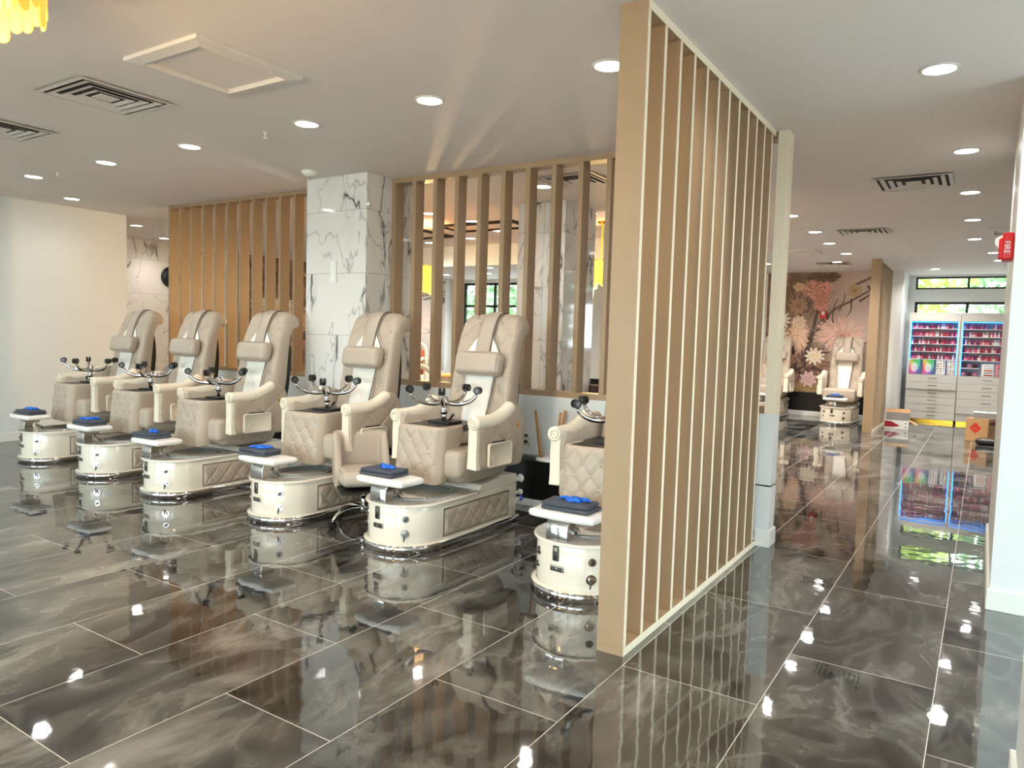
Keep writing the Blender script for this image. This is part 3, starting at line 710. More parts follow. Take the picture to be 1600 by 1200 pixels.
# ---------------------------------------------------------------- technician stool (upright, origin on the floor under the column)
def make_stool():
    root = empty('technician_stool', (0, 0, 0))
    mb = MB(); mb.rbox((0, 0, .385), (.40, .40, .115), .05, 'leather2', 4, None, True, .008); mb.build('seat', root)
    # wrap-around back: tufted outside (at -y), sides plain
    def pos(t, z, off):
        # t in -1..1 along a U-shaped path
        W = .210; D = .295; r = .06; L1 = .20; arc = r*PI/2; straight = W-r
        tot = straight+arc+L1; s_ = abs(t)*tot; sg = 1 if t >= 0 else -1
        lean = (z-.30)*.10
        if s_ <= straight: x, y, nx, ny = s_, -D, 0, -1
        elif s_ <= straight+arc:
            a = (s_-straight)/r; x = straight+r*math.sin(a); y = -D+r-r*math.cos(a); nx, ny = math.sin(a), -math.cos(a)
        else: x = W; y = -D+r+(s_-straight-arc); nx, ny = 1, 0
        return (sg*(x+nx*off), y-(lean if s_ < straight+arc else lean*max(0, 1-(s_-straight-arc)/.2))+ny*off, z)
    def ztop(t):
        a = abs(t); return .70-(.0 if a < .62 else (a-.62)/.38*.30)-max(0, a-.40)*.05
    mb = MB(); NU, NV = 96, 40; pu, pv = .115, .155
    def dims(t): return .4442*t
    def fo(u, v):
        t = u*2-1; zt = ztop(t); z = .285+(zt-.285)*v; s_ = dims(t)
        e = min(1, (1-abs(t))/.06, v/.06, (1-v)/.10); e = max(0, e)
        m_ = min(1, max(0, (.20-abs(s_))/.04))
        h = tuft(s_, z-.31, pu, pv, .015)*m_*math.sqrt(e)+.008*math.sqrt(e)
        p = pos(t, z, h); return p
    def fi(u, v):
        t = u*2-1; zt = ztop(t); z = .285+(zt-.285)*v; e = max(0, min(1, (1-abs(t))/.08, v/.08, (1-v)/.10)); return pos(t, z, -.022-.028*math.sqrt(e))
    mb.grid(fo, NU, NV, 'leather'); mb.grid(fi, 48, 16, 'leather2', True, True)
    # rim between both sheets
    def rim(pa, pb): mb.loft([pa, [tuple((np.array(a)+np.array(b))/2+np.array((0, 0, 0))) for a, b in zip(pa, pb)], pb], 'leather2', True, closed=False)
    rim([fo(i/48, 1) for i in range(49)], [fi(i/48, 1) for i in range(49)]); rim([fo(i/48, 0) for i in range(49)], [fi(i/48, 0) for i in range(49)])
    rim([fo(0, j/16) for j in range(17)], [fi(0, j/16) for j in range(17)]); rim([fo(1, j/16) for j in range(17)], [fi(1, j/16) for j in range(17)])
    for (u, v) in tuft_buttons(-.18, .18, 0, .375, pu, pv, .0):
        if v > .37 or v < .02: continue
        t = u/.4442; p = pos(t, .31+v, .012); mb.sphere(p, .0115, 'button', 8, 5)
    mb.build('backrest', root)
    mb = MB(); mb.rbox((0, 0, .296), (.42, .50, .014), .006, 'blackp', 2); mb.box(-.10, .10, -.07, .10, .272, .29, 'blackp'); bevel_mod(mb.build('seat_plate', root), .003)
    mb = MB(); mb.tube([(-.03, -.02, .272), (-.10, -.08, .262), (-.155, -.11, .225)], .0045, 'blackp', 8); mb.tube([(-.145, -.105, .232), (-.185, -.125, .203)], [.008, .010], 'blackp', 8); mb.build('lever', root)
    mb = MB(); mb.cyl((0, 0, .15), (0, 0, .22), .025, 'chrome', 20); mb.cyl((0, 0, .195), (0, 0, .28), .016, 'chrome', 16); mb.lathe([(.027, .195), (.031, .198), (.031, .206), (.027, .21)], 'chrome', (0, 0, 0), 20); mb.build('column', root)
    mb = MB(); mb.lathe([(.018, .085), (.034, .10), (.040, .125), (.036, .150), (.026, .158)], 'chrome', (0, 0, 0), 20); mb.build('hub', root)
    for k in range(5):
        a = 2*PI*k/5+.35; c, s_ = math.cos(a), math.sin(a)
        mb = MB(); P = smooth_path([(.03, .135), (.09, .140), (.16, .132), (.225, .104), (.262, .062)], 3)
        mb.tube([(c*r_, s_*r_, z) for r_, z in P], [.020-.008*i/len(P) for i in range(len(P))], 'chrome', 10); mb.cyl((c*.262, s_*.262, .040), (c*.262, s_*.262, .070), .008, 'chrome', 8)
        leg = mb.build('leg', root)
        mb = MB(); tx, ty = -s_, c; b0 = Vector((c*.262+c*.008, s_*.262+s_*.008, .0295))
        for sd in (-1, 1):
            q = b0+Vector((tx, ty, 0))*sd*.014; mb.cyl(q-Vector((tx, ty, 0))*.009, q+Vector((tx, ty, 0))*.009, .029, 'blackp', 18)
            q2 = q+Vector((tx, ty, 0))*sd*.0095; mb.cyl(q2, q2+Vector((tx, ty, 0))*sd*.002, .016, 'gun', 14)
        mb.rbox((0, 0, 0), (.03, .02, .03), .008, 'blackp', 2, Matrix.Translation(b0+Vector((0, 0, .012))) @ Matrix.Rotation(a, 4, 'Z')); mb.build('caster', leg)
    return root
stool0 = make_stool()

# ---------------------------------------------------------------- towel and glove
def make_towel(seed=1):
    r_ = random.Random(seed); mb = MB()
    for lay in range(2):
        z0 = .001+lay*.023; dx = r_.uniform(-.012, .012); rot = r_.uniform(-.08, .08)
        Mx = Matrix.Translation((dx, 0, z0+.011)) @ Matrix.Rotation(rot, 4, 'Z')
        mb.rbox((0, 0, 0), (.30-.01*lay, .19-.01*lay, .0225), .0105, 'towel', 3, Mx, True, .0015)
    return mb.mesh('folded_towel')
def make_glove(seed=1):
    r_ = random.Random(seed); mb = MB()
    def blob(cx, cy_, cz, a, b, c): 
        n, m = 18, 10; loops = []
        ph = [r_.uniform(0, 6) for _ in range(4)]
        for i in range(1, m):
            t = PI*i/m; l = []
            for j in range(n):
                q = 2*PI*j/n; w_ = 1+.22*math.sin(3*q+ph[0]+2*t)+.14*math.sin(5*q+ph[1])+.10*math.sin(7*q+ph[2]-3*t)
                z = -math.cos(t)*c; z = z if z > -.0 else z*.25
                l.append((cx+a*math.sin(t)*math.cos(q)*w_, cy_+b*math.sin(t)*math.sin(q)*w_, cz+z*(1+.3*math.sin(4*q+ph[3]))))
            loops.append(l)
        mb.loft(loops, 'blue', True, True, True)
    blob(0, 0, .006, .048, .034, .022); blob(.045, .012, .006, .032, .02, .018)
    for k in range(4):
        a = r_.uniform(-.5, .5)+(0 if k < 2 else PI); x, y = .03*math.cos(a), .02*math.sin(a)
        L = r_.uniform(.05, .075); mb.tube([(x, y, .012), (x+L*.5*math.cos(a), y+L*.5*math.sin(a)+.006, .020), (x+L*math.cos(a), y+L*math.sin(a), .009)], [.010, .0085, .006], 'blue', 8)
    return mb.mesh('glove')
towels = [make_towel(s_) for s_ in (1, 5, 9)]; gloves = [make_glove(s_) for s_ in (1, 4, 8)]
def place(name, me, loc, rz, label, cat, group=None):
    o = bpy.data.objects.new(name, me); COL.objects.link(o); o.location = loc; o.rotation_euler = (0, 0, rz); return tag(o, label, cat, group)

CH = [(-8.56, 3.64, 'first in the row, beside the plain white wall'),
      (-7.325, 3.625, 'second in the row from the white wall'),
      (-6.085, 3.565, 'third from the white wall, before the amber lit slats'),
      (-4.655, 3.61, 'before the marble column, beside an upright stool'),
      (-3.405, 3.635, 'fully in view with its quilted side panel'),
      (-1.965, 3.575, 'half hidden by the near slat screen')]
WHO = ['chair beside the white wall', 'second chair from the white wall', 'third chair from the white wall', 'chair before the marble column', 'chair with the fully visible side panel', 'chair half hidden by the near slat screen']
G1, G2, G3, G4 = 'pedicure spa chairs in the long row', 'technician stools turned upside down on the spa chairs', 'folded dark towels on the footrests', 'blue gloves on the towels'
TW = [(.0, .11, .05, 0), (.0, .11, -.05, 1), (-.05, .10, .08, 2), (-.09, .11, .1, 0), (-.05, .11, -.04, 1), (.02, .11, .02, 2)]
for o in list(bpy.data.objects):
    if o.parent: KIDS.setdefault(o.parent.name, []).append(o)
INV = Matrix.Rotation(PI, 4, 'Y')
for i, (x, y, where) in enumerate(CH):
    lab = 'tan and cream pedicure spa chair, ' + where
    if i == 0: c = chair0; c.location = (x, y, 0); tag(c, lab, 'chair', G1)
    else: c = copy_tree(chair0, (x, y, 0), 0, lab)
    s_ = copy_tree(stool0)
    s_.matrix_world = Matrix.Translation((x-.045, y+.765, 1.112)) @ Matrix.Rotation((-.05, .04, -.02, .10, 0, .05)[i], 4, 'Z') @ INV
    tag(s_, 'tan stool upside down on the ' + WHO[i], 'stool', G2)
    tx, ty, tr, k = TW[i]
    place('folded_towel', towels[k], (x+tx, y+ty, .516), tr, 'dark grey towel on the footrest of the ' + WHO[i], 'towel', G3)
    place('glove', gloves[k], (x+tx+.02, y+ty, .562), (.2, 1.0, -.3, .5, -.2, .3)[i], 'crumpled blue glove on the towel of the ' + WHO[i], 'glove', G4)
stool0.location = (-4.0, 4.12, 0); stool0.rotation_euler = (0, 0, math.radians(233)); tag(stool0, 'tan rolling stool standing upright on the floor between two spa chairs', 'stool')
# far chairs in front of the mural
for x, y, lab in ((-2.345, 14.86, 'small distant spa chair before the flower mural, beside the distant slat screen'), (-3.72, 14.86, 'distant spa chair before the flower mural, partly hidden by the near slat screen')):
    copy_tree(chair0, (x, y, 0), 0, lab, group='distant spa chairs before the mural')
place('folded_towel', towels[0], (-2.345, 14.97, .516), .1, 'dark towel on the footrest of the distant spa chair beside the distant slat screen', 'towel')
place('glove', gloves[1], (-2.33, 14.96, .562), .4, 'pale blue glove on the towel of the distant spa chair', 'glove')

# ---------------------------------------------------------------- ceiling fittings
lampm = MB(); lampm.lathe([(.098, 0), (.100, -.004), (.096, -.009), (.084, -.010), (.080, -.004), (.078, .0)], 'vent', (0, 0, 0), 32); LTRIM = lampm.mesh('trim_ring')
lensm = MB(); lensm.add([(.080*math.cos(a), .080*math.sin(a), -.005) for a in [2*PI*k/32 for k in range(32)]], [tuple(range(32))[::-1]], 'lens'); LLENS = lensm.mesh('lens', False)
spot = bpy.data.lights.new('downlight_beam', 'SPOT'); spot.energy = SPOT_W; spot.color = COOL; spot.spot_size = math.radians(150); spot.spot_blend = .9; spot.shadow_soft_size = .07
far_spot = spot.copy(); far_spot.energy = SPOT_W*2.2; end_spot = spot.copy(); end_spot.energy = SPOT_W*4.0; dim_spot = spot.copy(); dim_spot.energy = SPOT_W*.35
def downlight(x, y, label, group):
    r = empty('downlight', (x, y, HC), 0, label, 'ceiling light', group)
    for nm, me in (('trim_ring', LTRIM), ('lens', LLENS)): o = bpy.data.objects.new(nm, me); COL.objects.link(o); o.parent = r
    l = bpy.data.objects.new('beam', end_spot if y > 12.6 else far_spot if y > 9.0 else dim_spot if x < -9.4 and y < 5 else spot); COL.objects.link(l); l.parent = r; l.location = (0, 0, -.03)
ROW = [(-1.855, 'behind the top of the near slat screen post'), (-3.145, 'second from the near slat screen'), (-4.314, 'third from the near slat screen'), (-5.755, 'fourth from the near slat screen'), (-7.069, 'fifth from the near slat screen'), (-8.486, 'last but one, nearest the wall')]
for x, t in ROW: downlight(x, 3.78, 'downlight above the spa chair footrests, ' + t, 'downlights over the chair row')
downlight(-9.50, 4.66, 'round recessed downlight just before the top edge of the plain white wall', None)
downlight(-11.02, 6.34, 'round downlight past the corner of the white wall, nearer one', 'downlights before the marble wall'); downlight(-12.1, 7.46, 'round downlight close to the far marble wall', 'downlights before the marble wall')
for k, (x, y) in enumerate([(-.30, 4.67), (-.213, 6.66), (-.214, 8.42), (-.214, 10.19), (-.213, 11.95), (.02, 13.7), (.12, 14.9), (-.9, 16.2)]):  # last entry is an unseen lamp added to brighten the cabinets
    downlight(x, y, 'round downlight over the aisle by the white pier, %s' % (('largest and nearest', 'beside the nearer ceiling vent', 'just past the nearer vent', 'before the access panel', 'past the access panel', 'by the red alarm', 'last by the red alarm', 'added unseen fill before the display cabinets')[k]), 'downlights over the aisle')
for k, (x, y) in enumerate([(-2.03, 9.14), (-2.015, 10.54), (-2.046, 11.79), (-2.02, 13.18), (-2.355, 14.43), (-3.6, 14.43), (-3.6, 12.9)]):  # last two are unseen lamps added to brighten the mural and far chairs
    downlight(x, y, 'small distant downlight on the way to the mural, %s' % ('first past the screen end', 'second past the screen end', 'middle of five', 'fourth of five', 'nearest the mural', 'added unseen fill by the far chair', 'added unseen fill behind the screen')[k], 'downlights towards the mural')
for k, (x, y) in enumerate([(-3.86, 6.45), (-4.14, 8.06), (-6.02, 7.27), (-5.87, 7.985), (-6.03, 8.855), (-6.92, 9.39), (-7.91, 9.60), (-9.45, 13.58), (-11.69, 14.86), (-10.35, 14.83), (-7.0, 12.5), (-4.5, 12.5)]):
    downlight(x, y, 'downlight of the back room, %s' % ('largest, beside the second marble column', 'right of the second marble column', 'above the hanging chandelier', 'second in the cluster above the chandelier', 'third in the cluster above the chandelier', 'before the bulkhead', 'before the bulkhead farther left', 'past the bulkhead before the window', 'near the far corner', 'over the far window', 'past the bulkhead, mid room', 'past the bulkhead, nearer the mural')[k], 'downlights of the back room')
for k, (x, y) in enumerate([(-1.9, .6), (-4.4, .6), (-7.0, .6), (-9.2, 1.2), (-.3, 2.4), (-2.6, -2.2), (-6.0, -2.2), (1.6, 4.0), (-.3, -.6)]):
    downlight(x, y, 'downlight of the entrance side ceiling, spot %d' % (k+1), 'downlights of the entrance side')

def vent(x0, y0, x1, y1, label):
    cx, cy_ = (x0+x1)/2, (y0+y1)/2; r = empty('ceiling_vent', (cx, cy_, HC), 0, label, 'vent', None); hx, hy = (x1-x0)/2, (y1-y0)/2
    MB().box(-hx+.03, hx-.03, -hy+.03, hy-.03, -.004, -.001, 'ventdark').build('backing', r)
    def ringm(a, b, z0, z1):
        mb = MB(); A = [(-hx*a, -hy*a), (hx*a, -hy*a), (hx*a, hy*a), (-hx*a, hy*a)]; B = [(-hx*b, -hy*b), (hx*b, -hy*b), (hx*b, hy*b), (-hx*b, hy*b)]
        mb.loft([[(x, y, z0) for x, y in A], [(x, y, z1) for x, y in B], [(x, y, z1+.003) for x, y in B], [(x, y, min(-.001, z0+.004)) for x, y in A]], 'vent', False); return mb
    ringm(1.0, .90, -.012, -.014).build('frame', r)
    for a in (.82, .62, .42): ringm(a, a-.115, -.014, -.007).build('louvre', r)
    MB().box(-hx*.2, hx*.2, -hy*.2, hy*.2, -.012, -.006, 'vent').build('louvre', r)
vent(-5.36, 2.39, -4.76, 3.02, 'square ceiling air vent nearest the chandelier, left of the framed access panel')
vent(-6.95, 2.42, -6.35, 3.02, 'square ceiling air vent cut off by the photo edge, next one further left')
vent(-8.9, 2.42, -8.3, 3.02, 'square ceiling air vent barely seen at the photo edge near the white wall')
vent(-.96, 7.40, -.33, 8.03, 'square ceiling air vent over the aisle, the nearer of two')
vent(-1.76, 10.47, -1.14, 11.0, 'square ceiling air vent over the aisle, the farther of two')
vent(-3.75, 6.05, -3.1, 6.65, 'square ceiling air vent glimpsed through the slats close to the near screen')
vent(-2.75, 14.5, -2.15, 15.1, 'square ceiling air vent just before the top of the flower mural')
def access_panel(x0, y0, x1, y1, label, w_=.055, kind='slatedge'):
    r = empty('access_panel', ((x0+x1)/2, (y0+y1)/2, HC), 0, label, 'ceiling panel'); hx, hy = (x1-x0)/2, (y1-y0)/2
    mb = MB()
    A = [(-hx, -hy), (hx, -hy), (hx, hy), (-hx, hy)]; B = [(-hx+w_, -hy+w_), (hx-w_, -hy+w_), (hx-w_, hy-w_), (-hx+w_, hy-w_)]
    mb.loft([[(x, y, -.001) for x, y in A], [(x, y, -.024) for x, y in A], [(x, y, -.034) for x, y in B], [(x, y, -.001) for x, y in B]], kind, False); mb.build('frame', r)
    MB().box(-hx+w_+.006, hx-w_-.006, -hy+w_+.006, hy-w_-.006, -.004, -.0015, 'ceiling').build('panel', r); MB().box(-hx+w_-.002, hx-w_+.002, -hy+w_-.002, hy-w_+.002, -.0015, -.0008, 'ventdark').build('gap', r)
access_panel(-4.225, 2.36, -3.54, 3.07, 'large square framed access panel in the ceiling beside the nearest vent', .07, 'vent')
access_panel(-.05, 10.9, .75, 11.5, 'framed ceiling access panel over the aisle beside the downlights', .06, 'vent')
access_panel(-3.1, 12.3, -2.35, 13.0, 'framed ceiling access panel on the way to the mural, just past the screen end', .06, 'vent')
access_panel(-6.6, 8.1, -5.3, 8.72, 'dark rimmed ceiling panel of the back room above the hanging chandelier', .05, 'ventdark')
access_panel(-8.3, 8.1, -7.0, 9.1, 'dark rimmed ceiling panel of the back room farther from the column', .05, 'ventdark')
# smoke detector
mb = MB(); mb.lathe([(.072, 0), (.074, -.012), (.066, -.030), (.050, -.042), (.02, -.046), (.001, -.046)], 'white', (0, 0, 0), 28); sd = mb.build('smoke_detector', label='round white smoke detector on the ceiling before the marble column', cat='smoke detector', loc=(-5.55, 4.90, HC))
MB().lathe([(.030, -.044), (.028, -.050), (.001, -.051)], 'vent', (0, 0, 0), 18).build('sensor_cap', sd)
for x, y, l in ((-4.805, 3.80, 'small ceiling sprinkler between the second and third downlights of the chair row'), (-8.01, 3.79, 'small sprinkler head on the ceiling near the white wall, between the last downlights'), (-1.98, 9.85, 'small sprinkler head past the end of the near slat screen')):
    mb = MB(); mb.lathe([(.022, 0), (.022, -.004), (.008, -.006), (.007, -.02), (.012, -.022), (.005, -.03), (.004, -.042), (.018, -.043), (.018, -.046), (.001, -.046)], 'white', (0, 0, 0), 14); mb.build('sprinkler_head', label=l, cat='sprinkler', loc=(x, y, HC))

# ---------------------------------------------------------------- chandeliers
def chandelier(x, y, zb, zt, R, label, power, scale=1.0):
    r = empty('chandelier', (x, y, 0), 0, label, 'chandelier'); r_ = random.Random(int(abs(x)*100))
    mb = MB(); mb.lathe([(.001, HC), (.06*scale, HC), (.06*scale, HC-.02), (.012, HC-.03), (.010, zt+.02), (.001, zt+.02)], 'brass', (0, 0, 0), 16)
    for q in (zt+.01, (zt+zb)/2+.05):
        for rr_ in (R, R*.6): mb.tube([(rr_*math.cos(a), rr_*math.sin(a), q) for a in [2*PI*k/28 for k in range(29)]], .005, 'brass', 6)
    for k in range(4): a = k*PI/2; mb.tube([(0, 0, zt+.03), (R*math.cos(a), R*math.sin(a), zt+.01)], .004, 'brass', 6)
    mb.build('frame', r)
    for ring_, (rr_, n, dz) in enumerate(((R, int(2*PI*R/.056), 0), (R*.62, int(2*PI*R*.62/.062), -.05))):
        for k in range(n):
            a = 2*PI*k/n+ring_*.1; L = (zt-zb)*r_.uniform(.75, 1.0)+dz; wd = .027*scale
            P = []
            m_ = 10
            prof = [(-wd, 0), (wd, 0), (wd, -(L-wd))]+[(wd*math.cos(t), -(L-wd)-wd*math.sin(t)) for t in [PI*q/m_ for q in range(1, m_)]]+[(-wd, -(L-wd))]
            mb = MB(); c, s_ = math.cos(a), math.sin(a)
            def PT(u, z, o): return (rr_*c-s_*u+c*(o+.10*(u*u)/wd*0), rr_*s_+c*u+s_*o, zt+z)
            A = [PT(u, z, .003) for u, z in prof]; B = [PT(u, z, -.003) for u, z in prof]; nn = len(prof)
            mb.add(A+B, [tuple(range(nn)), tuple(range(nn, 2*nn))[::-1]]+[(i, nn+i, nn+(i+1) % nn, (i+1) % nn) for i in range(nn)], 'shell'); mb.build('petal', r)
    l = bpy.data.lights.new('chandelier_bulb', 'POINT'); l.energy = power; l.color = WARM; l.shadow_soft_size = .08
    lo = bpy.data.objects.new('bulb', l); COL.objects.link(lo); lo.parent = r; lo.location = (0, 0, zb-.06)
chandelier(-3.26, 1.20, 2.61, 2.97, .28, 'amber chandelier of long rounded glass petals cut off at the photo corner', 55)
chandelier(-6.75, 7.85, 2.03, 2.42, .34, 'amber petal chandelier of the back room hanging behind the slats beside the marble column', 140, 1.1)
chandelier(-4.28, 8.7, 2.15, 2.50, .22, 'amber petal chandelier seen through the slats beside the second marble column', 45, 1.1)

# ---------------------------------------------------------------- wall things near the low wall
mb = MB(); mb.rbox((0, 0, 0), (.078, .008, .12), .004, 'white', 2); ot = mb.build('wall_outlet', label='white double power outlet on the low wall beside the fully visible spa chair', cat='outlet', loc=(-3.365, 5.4955, .60))
for dz in (.027, -.027): MB().rbox((0, -.006, dz), (.035, .008, .035), .012, 'white', 2).build('socket', ot)
for dz, dy, l in ((.027, 0, 'short black power cord plugged into the top socket of the wall outlet'), (-.027, .02, 'black power cord drooping from the lower socket of the wall outlet')):
    mb = MB(); z = .60+dz; mb.rbox((-3.365, 5.470, z), (.03, .028, .026), .008, 'blackp', 2)
    mb.tube(smooth_path([(-3.365, 5.46, z), (-3.40, 5.43, z+.01), (-3.44, 5.40, z-.06-dy), (-3.50, 5.385+dy*2, .52), (-3.60, 5.385+dy*3, .478)], 4), .005, 'blackp', 8); mb.build('power_cord', label=l, cat='cord')
# upturned side table
tb = empty('side_table', (-3.03, 5.34, .4605), 0, 'small round white side table upside down on the dark ledge, oak legs in the air', 'table')
mb = MB(); mb.lathe([(.001, 0), (.125, 0), (.13, .006), (.13, .016), (.125, .022), (.001, .022)], 'white', (0, 0, 0), 36); mb.build('table_top', tb)
for k, a in enumerate((3.5, 5.6, 1.2)):
    c, s_ = math.cos(a), math.sin(a); s_ = max(s_, -.5)
    mb = MB(); mb.tube([(c*.085, s_*.085, .022), (c*.15, s_*.13, .42)], [.016, .011], 'woodleg', 12); mb.build('leg', tb)

# ---------------------------------------------------------------- alarms, clock
def fire_alarm(loc, rz, label, s_=1.):
    r = empty('fire_alarm', loc, rz, label, 'fire alarm'); r.scale = (s_,)*3
    # facing local -x; back on x=0
    mb = MB(); mb.rbox((-.030, 0, 0), (.058, .135, .16), .012, 'red', 3); mb.rbox((-.060, -.0, -.01), (.03, .11, .12), .012, 'red', 3); mb.build('housing', r)
    mb = MB(); mb.prism([(-.074, -.01), (-.095, .02), (-.095, .05), (-.055, .074), (-.055, -.01)], -.03, .03, 'white', 'y'); bevel_mod(mb.build('strobe_lens', r), .004)
    text_mesh('FIRE', .040, 'white', 'lettering', r, Matrix.Translation((-.035, -.0685, -.006)) @ Matrix(((0, 1, 0, 0), (0, 0, -1, 0), (-1, 0, 0, 0), (0, 0, 0, 1))))
    return r
fire_alarm((.105, 5.20, 2.105), 0, 'red fire alarm with white strobe lens on the side of the white pier')
fire_alarm((-2.88, YM-.035, 2.14), PI/2, 'small red fire alarm with strobe on the flower mural')
ck = empty('wall_clock', (XL, 7.95, 2.40), 0, 'round black rimmed wall clock on the far marble wall', 'clock')
mb = MB(); mb.lathe([(.001, .002), (.18, .002), (.19, .012), (.185, .03), (.165, .034), (.155, .022)], 'blackp', (0, 0, 0), 36, 'x'); mb.build('rim', ck)
mb = MB(); mb.lathe([(.158, .012), (.156, .016), (.001, .016)], 'white', (0, 0, 0), 36, 'x'); fc = mb.build('face', ck)
mb = MB()
for k in range(12): a = k*PI/6; mb.box(.017, .019, .13*math.cos(a)-.006, .13*math.cos(a)+.006, .13*math.sin(a)-.006, .13*math.sin(a)+.006, 'blackp')
mb.build('hour_marks', fc); mb = MB(); mb.tube([(.022, 0, 0), (.022, .05, .07)], .004, 'blackp', 6); mb.tube([(.022, 0, 0), (.022, -.09, .05)], .003, 'blackp', 6); mb.build('hands', ck)

# ---------------------------------------------------------------- floral mural (printed wall covering)
def paint(U, V, els, bgc):
    C = np.array(bgc(U, V)); rg = np.random.default_rng(3)
    for e in els:
        k = e[0]
        if k == 'flower':
            _, cx, cy_, rx, ry, col, core, n, sharp, rim = e
            dx, dy = (U-cx)/rx, (V-cy_)/ry; r = np.hypot(dx, dy); a = np.arctan2(dy, dx)
            ed = 1-rim*(.5+.5*np.cos(a*n+.4*np.sin(3*a)))**sharp; m = np.clip((ed-r)*14, 0, 1)
            shade = .90+.13*np.cos(a*n*2+1.5*np.sin(5*r))+.07*np.sin(17*r+3*a)
            c = np.array(col)[None, :]*np.clip(shade, .5, 1.12)[:, None]; t = np.clip(1-r*2.6, 0, 1)[:, None]; c = c*(1-t)+np.array(core)[None, :]*t
            C = C*(1-m[:, None])+c*m[:, None]
        elif k == 'fringe':
            _, cx, cy_, rx, ry, col, dark = e
            for q in range(170):
                a0 = rg.uniform(0, 2*PI); L = rg.uniform(.55, 1.0); bend = rg.uniform(-.6, .6); 
                t = np.linspace(.1, L, 14); px_ = cx+rx*t*np.cos(a0+bend*t); py_ = cy_+ry*t*np.sin(a0+bend*t)
                d = np.min(np.hypot(U[:, None]-px_[None], V[:, None]-py_[None]), 1); m = np.clip(1-d/rg.uniform(3.2, 5.5), 0, 1)**.5
                f = rg.uniform(0, 1); c = np.array(col)*f+np.array(dark)*(1-f); C = C*(1-m[:, None])+c[None]*m[:, None]
        elif k == 'stroke':
            _, P, w0, w1, col = e; best = np.full(U.shape, 1e9); wd = np.zeros(U.shape); n = len(P)-1
            P = [np.array(p, float) for p in smooth_path(P, 5)]; n = len(P)-1
            for i in range(n):
                a, b = P[i], P[i+1]; ab = b-a; L2 = max(1e-6, ab@ab); t = np.clip(((U-a[0])*ab[0]+(V-a[1])*ab[1])/L2, 0, 1)
                d = np.hypot(U-a[0]-t*ab[0], V-a[1]-t*ab[1])-(w0+(w1-w0)*(i+t)/n); best = np.minimum(best, d)
            m = np.clip(.5-best/2, 0, 1); s2 = 1-.25*np.clip(best+4, 0, 4)/4
            C = C*(1-m[:, None])+(np.array(col)[None]*s2[:, None])*m[:, None]
    return np.clip(C, 0, 1)
def noise2(U, V, s_, seed):
    rg = np.random.default_rng(seed); o = np.zeros(U.shape)
    for k in range(10):
        a = rg.uniform(0, 2*PI); f = s_*rg.uniform(.6, 2.4); o += np.sin(U*f*math.cos(a)+V*f*math.sin(a)+rg.uniform(0, 6)+1.5*np.sin(U*f*.4+k)+1.5*np.cos(V*f*.5-k))/(1+.15*k)
    return o/5
def mural_bg(U, V):
    t = np.clip((U-300)/300-np.maximum(0, V-560)/500, 0, 1)[:, None]
    left = np.array((.50, .39, .32))[None]+.16*noise2(U, V, .06, 1)[:, None]*np.array((1, .9, .8))[None]
    right = np.array((.79, .71, .68))[None]+.03*noise2(U, V, .02, 2)[:, None]
    return np.clip(left*(1-t)+right*t, .12, 1)
DK, BR, TN = (.27, .17, .15), (.42, .30, .24), (.62, .52, .40)
